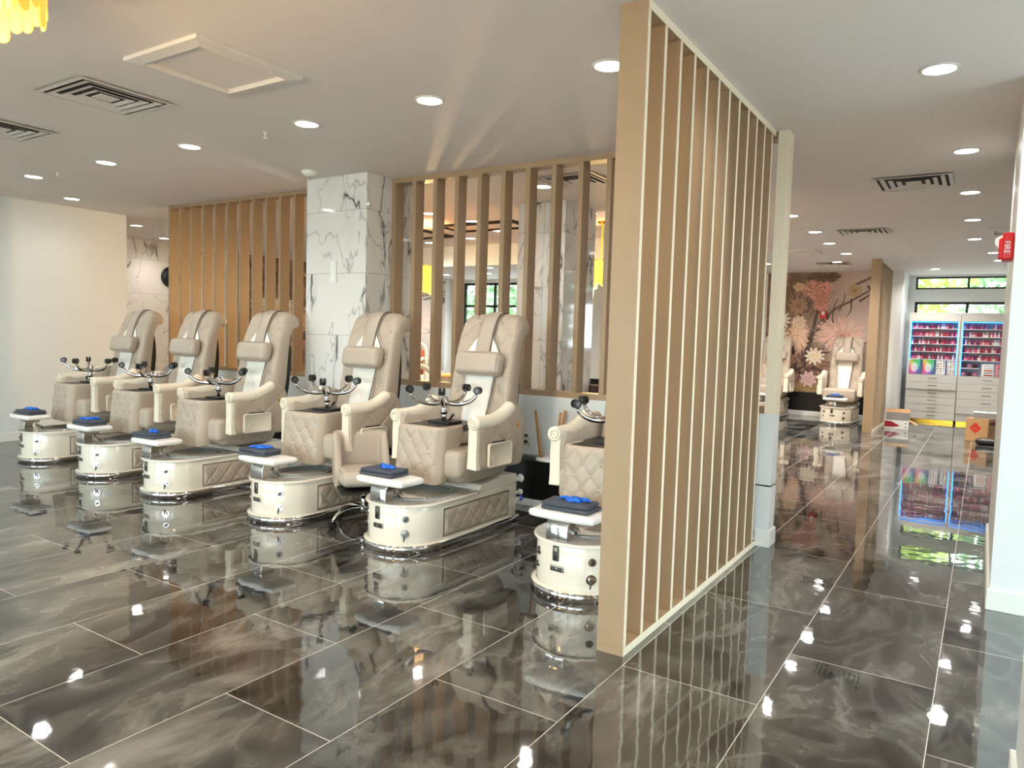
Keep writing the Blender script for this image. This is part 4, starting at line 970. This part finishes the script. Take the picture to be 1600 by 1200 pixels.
def mural_elements():
    r_ = random.Random(5); E_ = []
    for k in range(46):
        x0 = r_.uniform(130, 400); y0 = r_.uniform(230, 520); a = r_.uniform(-2.4, -.7); L = r_.uniform(60, 170)
        E_.append(('stroke', [(x0, y0), (x0+L*.5*math.cos(a)+r_.uniform(-20, 20), y0+L*.5*math.sin(a)), (x0+L*math.cos(a), y0+L*math.sin(a))], 4, 1, r_.choice([DK, BR, TN, (.55, .43, .33)])))
    for k in range(34):
        x0 = r_.uniform(230, 450); y0 = r_.uniform(640, 800); a = r_.uniform(0, 6.28); L = r_.uniform(40, 120)
        E_.append(('stroke', [(x0, y0), (x0+L*.5*math.cos(a), y0+L*.5*math.sin(a)+r_.uniform(-25, 25)), (x0+L*math.cos(a), y0+L*math.sin(a))], 9, 3, r_.choice([DK, (.36, .22, .18), (.50, .34, .28)])))
    E_ += [('stroke', [(340, 720), (380, 560), (410, 400), (430, 340)], 12, 6, DK), ('stroke', [(370, 540), (500, 400), (600, 340), (735, 255)], 9, 4, (.42, .33, .28)), ('stroke', [(330, 610), (420, 520), (480, 430)], 7, 4, DK),
           ('stroke', [(505, 500), (500, 400), (520, 330)], 5, 2, BR), ('stroke', [(535, 400), (560, 330), (560, 290)], 4, 2, BR), ('stroke', [(600, 330), (600, 400), (570, 450)], 6, 1, (.40, .31, .26)), ('stroke', [(690, 250), (730, 330), (700, 420)], 7, 1, (.42, .33, .28)),
           ('stroke', [(650, 340), (735, 280)], 7, 2, (.36, .28, .24)), ('stroke', [(620, 240), (680, 210), (735, 180)], 9, 6, (.50, .40, .33)), ('stroke', [(640, 620), (720, 590)], 5, 2, DK),
           ('fringe', 430, 190, 110, 40, (.5, .38, .28), (.3, .2, .15)), ('flower', 290, 370, 62, 62, (.72, .56, .44), (.5, .35, .28), 9, 1, .3), ('flower', 200, 300, 55, 50, (.50, .36, .28), (.35, .24, .2), 7, 1, .35),
           ('fringe', 400, 270, 95, 68, (.92, .68, .60), (.78, .50, .44)), ('fringe', 425, 345, 50, 66, (.90, .64, .57), (.74, .46, .42)), ('flower', 395, 268, 70, 48, (.86, .60, .53), (.80, .52, .46), 3, 1, .15), ('flower', 425, 330, 38, 48, (.84, .57, .51), (.78, .50, .46), 4, 1, .15), ('flower', 290, 250, 38, 34, (.90, .76, .60), (.80, .6, .48), 5, 1, .2),
           ('flower', 617, 277, 50, 46, (.82, .70, .54), (.62, .48, .34), 6, 1, .2), ('flower', 505, 265, 0.1, 0.1, DK, DK, 3, 1, .1),
           ('fringe', 545, 550, 165, 118, (.98, .86, .80), (.84, .62, .57)), ('flower', 560, 560, 60, 50, (.92, .72, .66), (.72, .48, .42), 13, 1, .3),
           ('fringe', 300, 560, 68, 130, (.96, .84, .74), (.80, .60, .50)), ('flower', 300, 480, 50, 50, (.95, .84, .74), (.86, .68, .56), 9, 1, .25),
           ('flower', 185, 465, 68, 68, (.97, .93, .86), (.94, .80, .60), 12, 1, .35), ('flower', 185, 560, 64, 60, (.95, .88, .78), (.90, .76, .58), 10, 1, .32), ('flower', 165, 660, 62, 56, (.84, .76, .80), (.66, .54, .62), 13, 1, .4),
           ('flower', 405, 692, 66, 60, (.97, .91, .82), (.90, .78, .58), 11, 1, .34), ('flower', 255, 715, 44, 46, (.80, .58, .52), (.66, .42, .38), 5, 1, .3), ('fringe', 330, 900, 110, 40, (.72, .60, .40), (.5, .38, .24)),
           ('flower', 375, 840, 60, 58, (.90, .74, .72), (.82, .60, .60), 8, 1, .3), ('flower', 480, 860, 46, 44, (.55, .36, .30), (.4, .25, .2), 7, 1, .3), ('flower', 590, 780, 60, 50, (.86, .72, .66), (.7, .5, .45), 8, 1, .3)]
    return E_
def painted_sheet(name, fn_pt, u0, u1, v0, v1, nu, nv, els, bgc, m, thick_dir):
    uu = np.linspace(u0, u1, nu+1); vv = np.linspace(v0, v1, nv+1); U, V = [a.ravel() for a in np.meshgrid(uu, vv, indexing='ij')]
    C = paint(U, V, els, bgc); pts = [fn_pt((u-u0)/(u1-u0), (v-v0)/(v1-v0)) for u, v in zip(U, V)]
    F = [(i*(nv+1)+j, (i+1)*(nv+1)+j, (i+1)*(nv+1)+j+1, i*(nv+1)+j+1) for i in range(nu) for j in range(nv)]
    nfr = len(pts); bk = [tuple(np.array(fn_pt(a, b))+np.array(thick_dir)) for a, b in ((0, 0), (1, 0), (1, 1), (0, 1))]; fr = [fn_pt(a, b) for a, b in ((0, 0), (1, 0), (1, 1), (0, 1))]
    allp = pts+bk+fr; F2 = F+[(nfr, nfr+1, nfr+2, nfr+3)]+[(nfr+4+i, nfr+4+(i+1) % 4, nfr+(i+1) % 4, nfr+i) for i in range(4)]
    me = bpy.data.meshes.new(name); me.from_pydata([tuple(map(float, p)) for p in allp], [], F2)
    lin = np.where(C <= .04045, C/12.92, ((C+.055)/1.055)**2.4); full = np.ones((len(allp), 4)); full[:nfr, :3] = lin; full[nfr:, :3] = .3
    at = me.color_attributes.new('print', 'FLOAT_COLOR', 'POINT'); at.data.foreach_set('color', full.ravel().astype(np.float32)); me.materials.append(m)
    o = bpy.data.objects.new(name, me); COL.objects.link(o); return o
MP = attr_material('printed_wall_covering', .45)
# crop coordinates: u 135..735 wide maps x -3.95..-1.97 ; v 160..925 maps z 3.02..0.52
EL = mural_elements()
o = painted_sheet('floral_mural', lambda a, b: (-4.05+(2.13)*a, YM-.022, 3.022-(3.022-.50)*b), 95, 735, 160, 925, 300, 360, EL, mural_bg, MP, (0, .015, 0))
tag(o, 'large mural of pink and cream flowers behind the distant spa chairs', 'mural')
o = painted_sheet('floral_mural', lambda a, b: (XL+.022, 9.4+6.7*a, 3.0-2.5*b), 95, 735, 160, 925, 150, 130, EL, mural_bg, MP, (-.015, 0, 0))
tag(o, 'printed pink flower mural on the outer wall of the back room, seen between the slats', 'mural')
st('trim_1', MB().box(-1.915, -1.86, YM-.03, YM-.001, 0, HC, 'base'))

# ---------------------------------------------------------------- display cabinets with nail polish
CX = [(-1.335, -.44), (-.43, .47)]; FY = 17.08; ZS = [1.91, 1.755, 1.60, 1.445, 1.29]
SH = []
for ci, (x0, x1) in enumerate(CX):
    root = empty('display_cabinet', ((x0+x1)/2, FY, 0), 0, ('tall grey cabinet with lit polish shelves, next to the blue white wall corner', 'tall grey cabinet with lit polish shelves, next to the white pier')[ci], 'cabinet', 'nail polish display cabinets')
    hw = (x1-x0)/2; D = .42
    mb = MB(); mb.box(-hw, hw, 0, D, .06, .97, 'cab'); mb.box(-hw, -hw+.03, 0, D, .97, 2.225, 'cab'); mb.box(hw-.03, hw, 0, D, .97, 2.225, 'cab'); mb.box(-hw+.03, hw-.03, D-.02, D, .97, 2.225, 'ledback'); mb.box(-hw+.03, hw-.03, 0, D, 2.20, 2.225, 'cab')
    bevel_mod(mb.build('carcass', root), .002); MB().box(-hw+.032, hw-.032, .0, .02, 2.055, 2.198, 'cab').build('header', root); MB().box(-hw+.02, hw-.02, .03, D-.02, 0, .06, 'gold').build('toe_kick', root, label='gold foil toe kick')
    for k in range(6):
        z0 = .065+k*.151; d = MB(); pull = -.03 if (k == 4 and ci == 0) or (k == 1 and ci == 1) else 0
        d.box(-hw+.004, hw-.004, -.020+pull, -.001, z0+.003, z0+.148, 'cab'); dr = bevel_mod(d.build('drawer', root), .002)
        hx = .03 if ci == 0 else .05
        h = MB(); h.tube([(hx-.075, -.021+pull, z0+.085), (hx-.072, -.045+pull, z0+.085), (hx+.072, -.045+pull, z0+.085), (hx+.075, -.021+pull, z0+.085)], .006, 'steel', 8); h.build('handle', dr)
    for k, z in enumerate(ZS+([1.135] if ci == 1 else [])):
        xe = hw-.03 if k < 5 else -.10
        s2 = MB(); s2.box(-hw+.03, xe, .06, D-.02, z-.012, z, 'white'); s2.build('shelf', root)
    for sx in (-1, 1): MB().box(sx*(hw-.036)-.004, sx*(hw-.036)+.004, .045, .055, .985, 2.04, 'led').build('light_strip', root, label='glowing blue light strip')
    MB().box(-hw+.05, hw-.05, .045, .055, 2.036, 2.044, 'led').build('light_strip', root, label='glowing blue light strip')
def bottle_mesh(col, cap, nm):
    mb = MB(); m1 = mat('polish_'+nm, col, .15, coat=.5); m2 = mat('cap_'+nm, cap, .35)
    mb.lathe([(.001, 0), (.0140, 0), (.0150, .003), (.0150, .042), (.011, .050), (.007, .052)], m1, (0, 0, 0), 8); mb.lathe([(.0095, .052), (.009, .100), (.007, .104), (.001, .104)], m2, (0, 0, 0), 8); return mb.mesh('polish_bottle')
KINDS_ = [('deep red', bottle_mesh((.58, .14, .22), (.66, .20, .28), 'deep_red')), ('bright red', bottle_mesh((.76, .24, .30), (.78, .32, .36), 'bright_red')), ('rose pink', bottle_mesh((.88, .45, .55), (.80, .28, .36), 'rose')), ('pale nude', bottle_mesh((.93, .80, .76), (.88, .45, .45), 'nude')), ('plum purple', bottle_mesh((.42, .10, .30), (.55, .16, .30), 'plum')), ('white capped', bottle_mesh((.90, .88, .90), (.94, .93, .94), 'white'))]
RN = ['top', 'second', 'third', 'fourth', 'fifth']; r_ = random.Random(11)
for ci, (x0, x1) in enumerate(CX):
    for k, z in enumerate(ZS):
        n = 25; a, b = x0+.065, x1-.065
        for i in range(n):
            if ci == 0 and k == 0 and i > 22: continue
            if ci == 1 and k == 0 and 11 < i < 15: continue
            wgt = [5, 3, 5, 2, 4, 2] if not (ci == 1 and k in (1, 2) and i > 15) else [2, 2, 2, 2, 1, 5]
            q = r_.choices(range(6), wgt)[0]; nm, me = KINDS_[q]
            place('polish_bottle', me, (a+(b-a)*i/(n-1), FY+.11, z), 0, '%s nail polish bottle on the %s shelf of the cabinet by the %s' % (nm, RN[k], ('wall corner', 'pier')[ci]), 'nail polish', '%s bottles, %s shelf, cabinet next to the %s' % (nm, RN[k], ('wall corner', 'pier')[ci]))
# sample charts standing in front of the shelves
def card_rainbow(x, label, phase):
    def bgc(U, V):
        h = (np.arctan2(V-.5, U-.5)/(2*PI)+phase) % 1; R = np.clip(np.abs(h*6-3)-1, 0, 1); G = np.clip(2-np.abs(h*6-2), 0, 1); B = np.clip(2-np.abs(h*6-4), 0, 1)
        r = np.hypot(U-.5, V-.55); w_ = np.clip((.40-r)*6, 0, .85)[:, None]; C = np.stack([R*.9+.05, G*.7+.1, B*.55+.1], 1)*.6+.30; return C*(1-w_)+.92*w_
    o = painted_sheet('color_chart', lambda a, b: (x-.10+.20*a, FY-.002+.03*b*0, 1.272-.29*b), 0, 1, 0, 1, 24, 30, [], bgc, MP, (0, .012, 0)); tag(o, label, 'chart')
card_rainbow(-1.20, 'rainbow swirl nail chart below the lit shelves, beside the cabinet edge', .55); card_rainbow(-.955, 'rainbow swirl nail chart below the lit shelves, second along', .52)
def card_dots(x, w_, label, seed, base='whitecard'):
    mb = MB(); mb.box(x-w_/2, x+w_/2, FY, FY+.012, .98, 1.265, base); rr_ = random.Random(seed); nx = 3
    cols = ['black', 'red', 'ledback', 'crimson', 'greycard', 'gun', 'leather']
    for i in range(nx):
        for j in range(6):
            cx = x-w_/2+w_*(i+.5)/nx; cz = .98+.285*(j+.5)/6; mb.prism([(cx+.014*math.cos(a), cz+.014*math.sin(a)) for a in [2*PI*q/8 for q in range(8)]], FY-.003, FY, rr_.choice(cols), 'y')
    mb.build('color_chart', label=label, cat='chart')
card_dots(-.735, .155, 'white nail swatch card with grid of dots, third along under the lit shelves', 2); card_dots(-.56, .125, 'narrow white nail swatch card with grid of dots beside the cabinet divide', 3)
def card_rows(x, w_, base, label, seed):
    mb = MB(); mb.box(x-w_/2, x+w_/2, FY, FY+.012, .98, 1.225, base); rr_ = random.Random(seed)
    for j in range(5): cz = .995+j*.046; mb.box(x-w_*.28, x+w_*.44, FY-.004, FY, cz, cz+.024, rr_.choice(['redp', 'crimson', 'greycard', 'ledback', 'gun']))
    mb.build('color_chart', label=label, cat='chart')
card_rows(.06, .20, 'whitecard', 'pale swatch chart with rows of colours in the cabinet next to the pier', 4); M['pinkcard'] = mat('pink_cardboard', (.88, .55, .60), .6); card_rows(.285, .19, 'pinkcard', 'pink swatch chart with dark rows in the cabinet next to the pier', 5)
for j, z in enumerate((1.135, .972)):
    for i in range(3):
        mb = MB(); mb.rbox((0, 0, .04), (.07, .08, .075), .006, 'pinkcard' if (i+j) % 2 else 'darkprint', 2); mb.build('small_box', label='small %s box on the %s little shelf beside the swatch charts' % ('pink' if (i+j) % 2 else 'dark red', ('upper', 'lower')[j]), cat='box', group='%s boxes beside the swatch charts, row %d' % ('pink' if (i+j) % 2 else 'dark red', j), loc=(-.34+i*.095, FY+.22, z))

# ---------------------------------------------------------------- boxes on the floor by the cabinets
bx = empty('carton', (-1.29, 15.2, 0), math.radians(2), 'open white carton with red print on the floor by the distant slat screen', 'box')
mb = MB(); W_, H_, D_ = .20, .17, .15; t = .006
mb.box(-W_, W_, -D_, -D_+t, 0, H_, 'whitecard'); mb.box(-W_, W_, D_-t, D_, 0, H_+.12, 'greycard'); mb.box(-W_, -W_+t, -D_, D_, 0, H_, 'greycard'); mb.box(W_-t, W_, -D_, D_, 0, H_, 'whitecard'); mb.box(-W_, W_, -D_, D_, 0, t, 'card'); mb.build('carton_body', bx)
mb = MB(); mb.add([(-W_, D_-.003, H_+.12), (W_, D_-.003, H_+.12), (W_, D_+.05, H_+.19), (-W_, D_+.05, H_+.19), (-W_, D_+.003, H_+.117), (W_, D_+.003, H_+.117), (W_, D_+.056, H_+.187), (-W_, D_+.056, H_+.187)], [(0, 1, 2, 3), (4, 7, 6, 5), (0, 4, 5, 1), (2, 6, 7, 3), (0, 3, 7, 4), (1, 5, 6, 2)], 'card'); mb.build('lid_flap', bx)
mb = MB(); mb.add([(W_-.003, -D_, H_-.005), (W_-.003, D_, H_-.005), (W_+.13, D_, H_-.07), (W_+.13, -D_, H_-.07), (W_-.003, -D_, H_-.011), (W_-.003, D_, H_-.011), (W_+.13, D_, H_-.076), (W_+.13, -D_, H_-.076)], [(0, 1, 2, 3), (4, 7, 6, 5), (0, 4, 5, 1), (2, 6, 7, 3), (0, 3, 7, 4), (1, 5, 6, 2)], 'card'); mb.build('side_flap', bx)
mb = MB(); mb.prism([(-W_+.005, .04), (-W_+.005, .15), (-.08, .145), (.06, .07), (-.05, .045)], -D_-.002, -D_, 'crimson', 'y'); mb.build('red_print', bx)
mb = MB()
for z in (.05, .12): mb.prism([(W_-.05+.012*math.cos(a), z+.012*math.sin(a)) for a in [2*PI*q/12 for q in range(12)]], -D_-.002, -D_, 'black', 'y')
mb.build('dot_print', bx)
bx = empty('cardboard_box', (.02, 14.25, 0), math.radians(-24), 'brown cardboard box with a red diamond mark on the floor before the cabinets', 'box')
mb = MB(); mb.box(-.17, .17, -.15, .15, 0, .38, 'card'); bevel_mod(mb.build('box_body', bx), .003)
mb = MB(); mb.prism([(-.02, .13), (.07, .225), (-.02, .32), (-.11, .225)], -.152, -.15, 'redp', 'y'); mb.box(-.055, .015, -.153, -.152, .215, .222, 'card'); mb.build('diamond_mark', bx)
mb = MB(); mb.box(.17, .172, -.10, .08, .28, .33, 'darkprint')
for k in range(4): mb.box(.17, .171, -.10, .04, .23-k*.035, .237-k*.035, 'darkprint')
mb.build('side_label', bx)
mb = MB(); mb.box(-.20, .20, -.14, .14, 0, .10, 'whitecard', {2: 'greycard'}); wb = mb.build('flat_box', label='flat white box lying on top of the brown cardboard box', cat='box', loc=(.10, 14.28, .381)); bevel_mod(wb, .003)
for z in (.03, .07): MB().box(.13, .16, -.142, -.14, z-.006, z+.006, 'blackp').build('slot', wb)
mb = MB(); mb.rbox((0, 0, .05), (.34, .20, .095), .04, 'black', 4, None, True, .008); mb.tube(smooth_path([(.06, 0, .08), (.10, .02, .14), (.15, .04, .24), (.17, .04, .36)], 4), .012, 'black', 8); mb.tube([(-.02, -.03, .095), (.06, -.05, .105)], .012, 'steel', 8)
mb.build('black_bag', label='black bag with an upright strap lying on the floor before the brown cardboard box', cat='bag', loc=(.13, 13.75, 0))

# ---------------------------------------------------------------- furniture of the back room
def curved_chair(loc, rz, label, seatm):
    r = empty('salon_chair', loc, rz, label, 'chair', None); r.scale = (1.1, 1.1, 1.45)
    for sx in (-1, 1):
        mb = MB(); P = smooth_path([(sx*.27, -.26, .0), (sx*.28, -.20, .42), (sx*.29, -.05, .68), (sx*.28, .15, .74), (sx*.25, .27, .58), (sx*.25, .33, .30), (sx*.27, .38, 0)], 5)
        mb.tube(P, .024, 'white', 10); mb.build('arm_frame', r)
    mb = MB(); mb.tube(smooth_path([(-.25, .27, .60), (-.22, .33, .86), (0, .36, .93), (.22, .33, .86), (.25, .27, .60)], 5), .022, 'white', 10); mb.build('back_frame', r)
    mb = MB(); mb.rbox((0, .30, .70), (.40, .07, .30), .03, seatm, 3, None, True, .008); mb.build('backrest', r)
    mb = MB(); mb.rbox((0, -.0, .45), (.48, .48, .10), .04, seatm, 3, None, True, .01); mb.build('seat', r)
for k, (x, y, a, l) in enumerate([(-6.35, 7.55, 2.6, 'white chair with curved arms and terracotta seat behind the slats, nearest the column'), (-7.5, 8.0, .5, 'white framed chair with terracotta seat farther behind the slats'), (-5.75, 9.3, 3.6, 'white framed chair beyond the low table behind the slats'), (-8.2, 9.3, .2, 'white framed curved chair deep in the back room')]): curved_chair((x, y, 0), a, l, 'terracotta')
def table(x0, x1, y0, y1, h, label, top='white'):
    r = empty('manicure_table', ((x0+x1)/2, (y0+y1)/2, 0), 0, label, 'table'); hx, hy = (x1-x0)/2, (y1-y0)/2
    bevel_mod(MB().box(-hx, hx, -hy, hy, h-.035, h, top).build('table_top', r), .005)
    for sx in (-1, 1): MB().box(sx*(hx-.12)-.10, sx*(hx-.12)+.10, -hy+.05, hy-.05, 0, h-.035, 'white').build('pedestal', r)
table(-6.75, -6.05, 8.35, 8.7, .92, 'white manicure table with tan top between the curved chairs', 'tanwood')
table(-5.15, -4.65, 7.4, 8.1, .98, 'white counter table beside the second marble column')
table(-3.95, -3.1, 8.2, 8.7, .98, 'white counter table right behind the second marble column', 'white')
table(-12.0, -10.6, 6.6, 7.3, .72, 'long low white table before the far marble wall')
for x, y, l in ((-3.72, 7.75, 'dark oxblood chair before the counter behind the slats close to the near screen'), (-4.55, 6.9, 'dark oxblood stool chair at the foot of the second marble column'), (-6.75, 7.0, 'dark oxblood chair glimpsed beside the marble column through the slats')):
    r = empty('reception_chair', (x, y, 0), .3, l, 'chair'); MB().rbox((0, 0, .45), (.42, .42, .10), .03, 'darkred', 3).build('seat', r); MB().rbox((0, .20, .74), (.42, .06, .42), .02, 'darkred', 3).build('backrest', r)
    for sx in (-1, 1):
        for sy_ in (-1, 1): MB().tube([(sx*.17, sy_*.17, .41), (sx*.19, sy_*.19, 0)], .012, 'blackp', 8).build('leg', r)

# ---------------------------------------------------------------- outdoors
st('ground', MB().box(XR+.3, 60, YB-.3, YC+.3, -.3, -.12, 'paving').box(-60, 60, YC+.3, 90, -.3, -.12, 'paving').box(-60, 60, -60, YB-.3, -.3, -.12, 'paving'))
def tree(x, y, h, R, label, k='leaf', seed=1):
    rg = np.random.default_rng(seed); r = empty('leafy_tree', (x, y, -.15), 0, label, 'tree')
    MB().tube([(0, 0, 0), (.1, 0, h*.4), (0, .05, h*.75)], [.2, .15, .06], 'bark', 10).build('trunk', r)
    n = 3400 if R < 5 else 6000; d = rg.normal(size=(n, 3)); d /= np.linalg.norm(d, axis=1)[:, None]; rad = rg.uniform(.35, 1, n)**.5
    lump = 1+.18*np.sin(d[:, 0]*7+seed)*np.cos(d[:, 2]*6); c = d*(rad*lump)[:, None]*np.array((R, R, h*.46)); c[:, 2] += h*.56
    t1 = rg.normal(size=(n, 3)); t1 /= np.linalg.norm(t1, axis=1)[:, None]; t2 = np.cross(t1, rg.normal(size=(n, 3))); t2 /= np.linalg.norm(t2, axis=1)[:, None]; s_ = rg.uniform(.10, .24, (n, 1))*(1 if R < 5 else 2.2)
    V = np.concatenate([c-t1*s_, c+t2*s_*.6, c+t1*s_, c-t2*s_*.6]); mb = MB(); mb.v = [tuple(p) for p in V]; mb.m(k); mb.f = [(i, n+i, 2*n+i, 3*n+i) for i in range(n)]; mb.mi = [0]*n; mb.sm = [False]*n
    mb.build('foliage', r, fixn=False)
tree(-3.5, 26, 7.5, 3.0, 'yellow green tree outside, first past the window beside the polish cabinets', 'leafy', 1); tree(2.4, 26, 7.2, 2.7, 'bright green tree outside the high windows over the polish cabinets', 'leaf', 2)
tree(9.8, 28, 7.5, 2.9, 'green tree outside the high windows farther along', 'leaf', 3); tree(-18.4, 24.5, 7.0, 3.0, 'green tree outside the far window of the back room', 'leaf', 4); tree(-26, 27, 8, 3.3, 'tall green tree outside the far window of the back room, farther along', 'leaf', 5); tree(-11.2, 26, 7, 2.8, 'green tree outside beyond the far window, nearer the mural', 'leaf', 6)
for k, x in enumerate((-29.5, -18.5, -8.2, 1.7)): tree(x, 38, 11, 4.7, ('big distant tree outside, farthest toward the outer wall', 'big distant tree outside behind the far window trees', 'big distant tree outside behind the yellow green tree', 'big distant tree outside beyond the display cabinets')[k], 'leaf', 11+k)
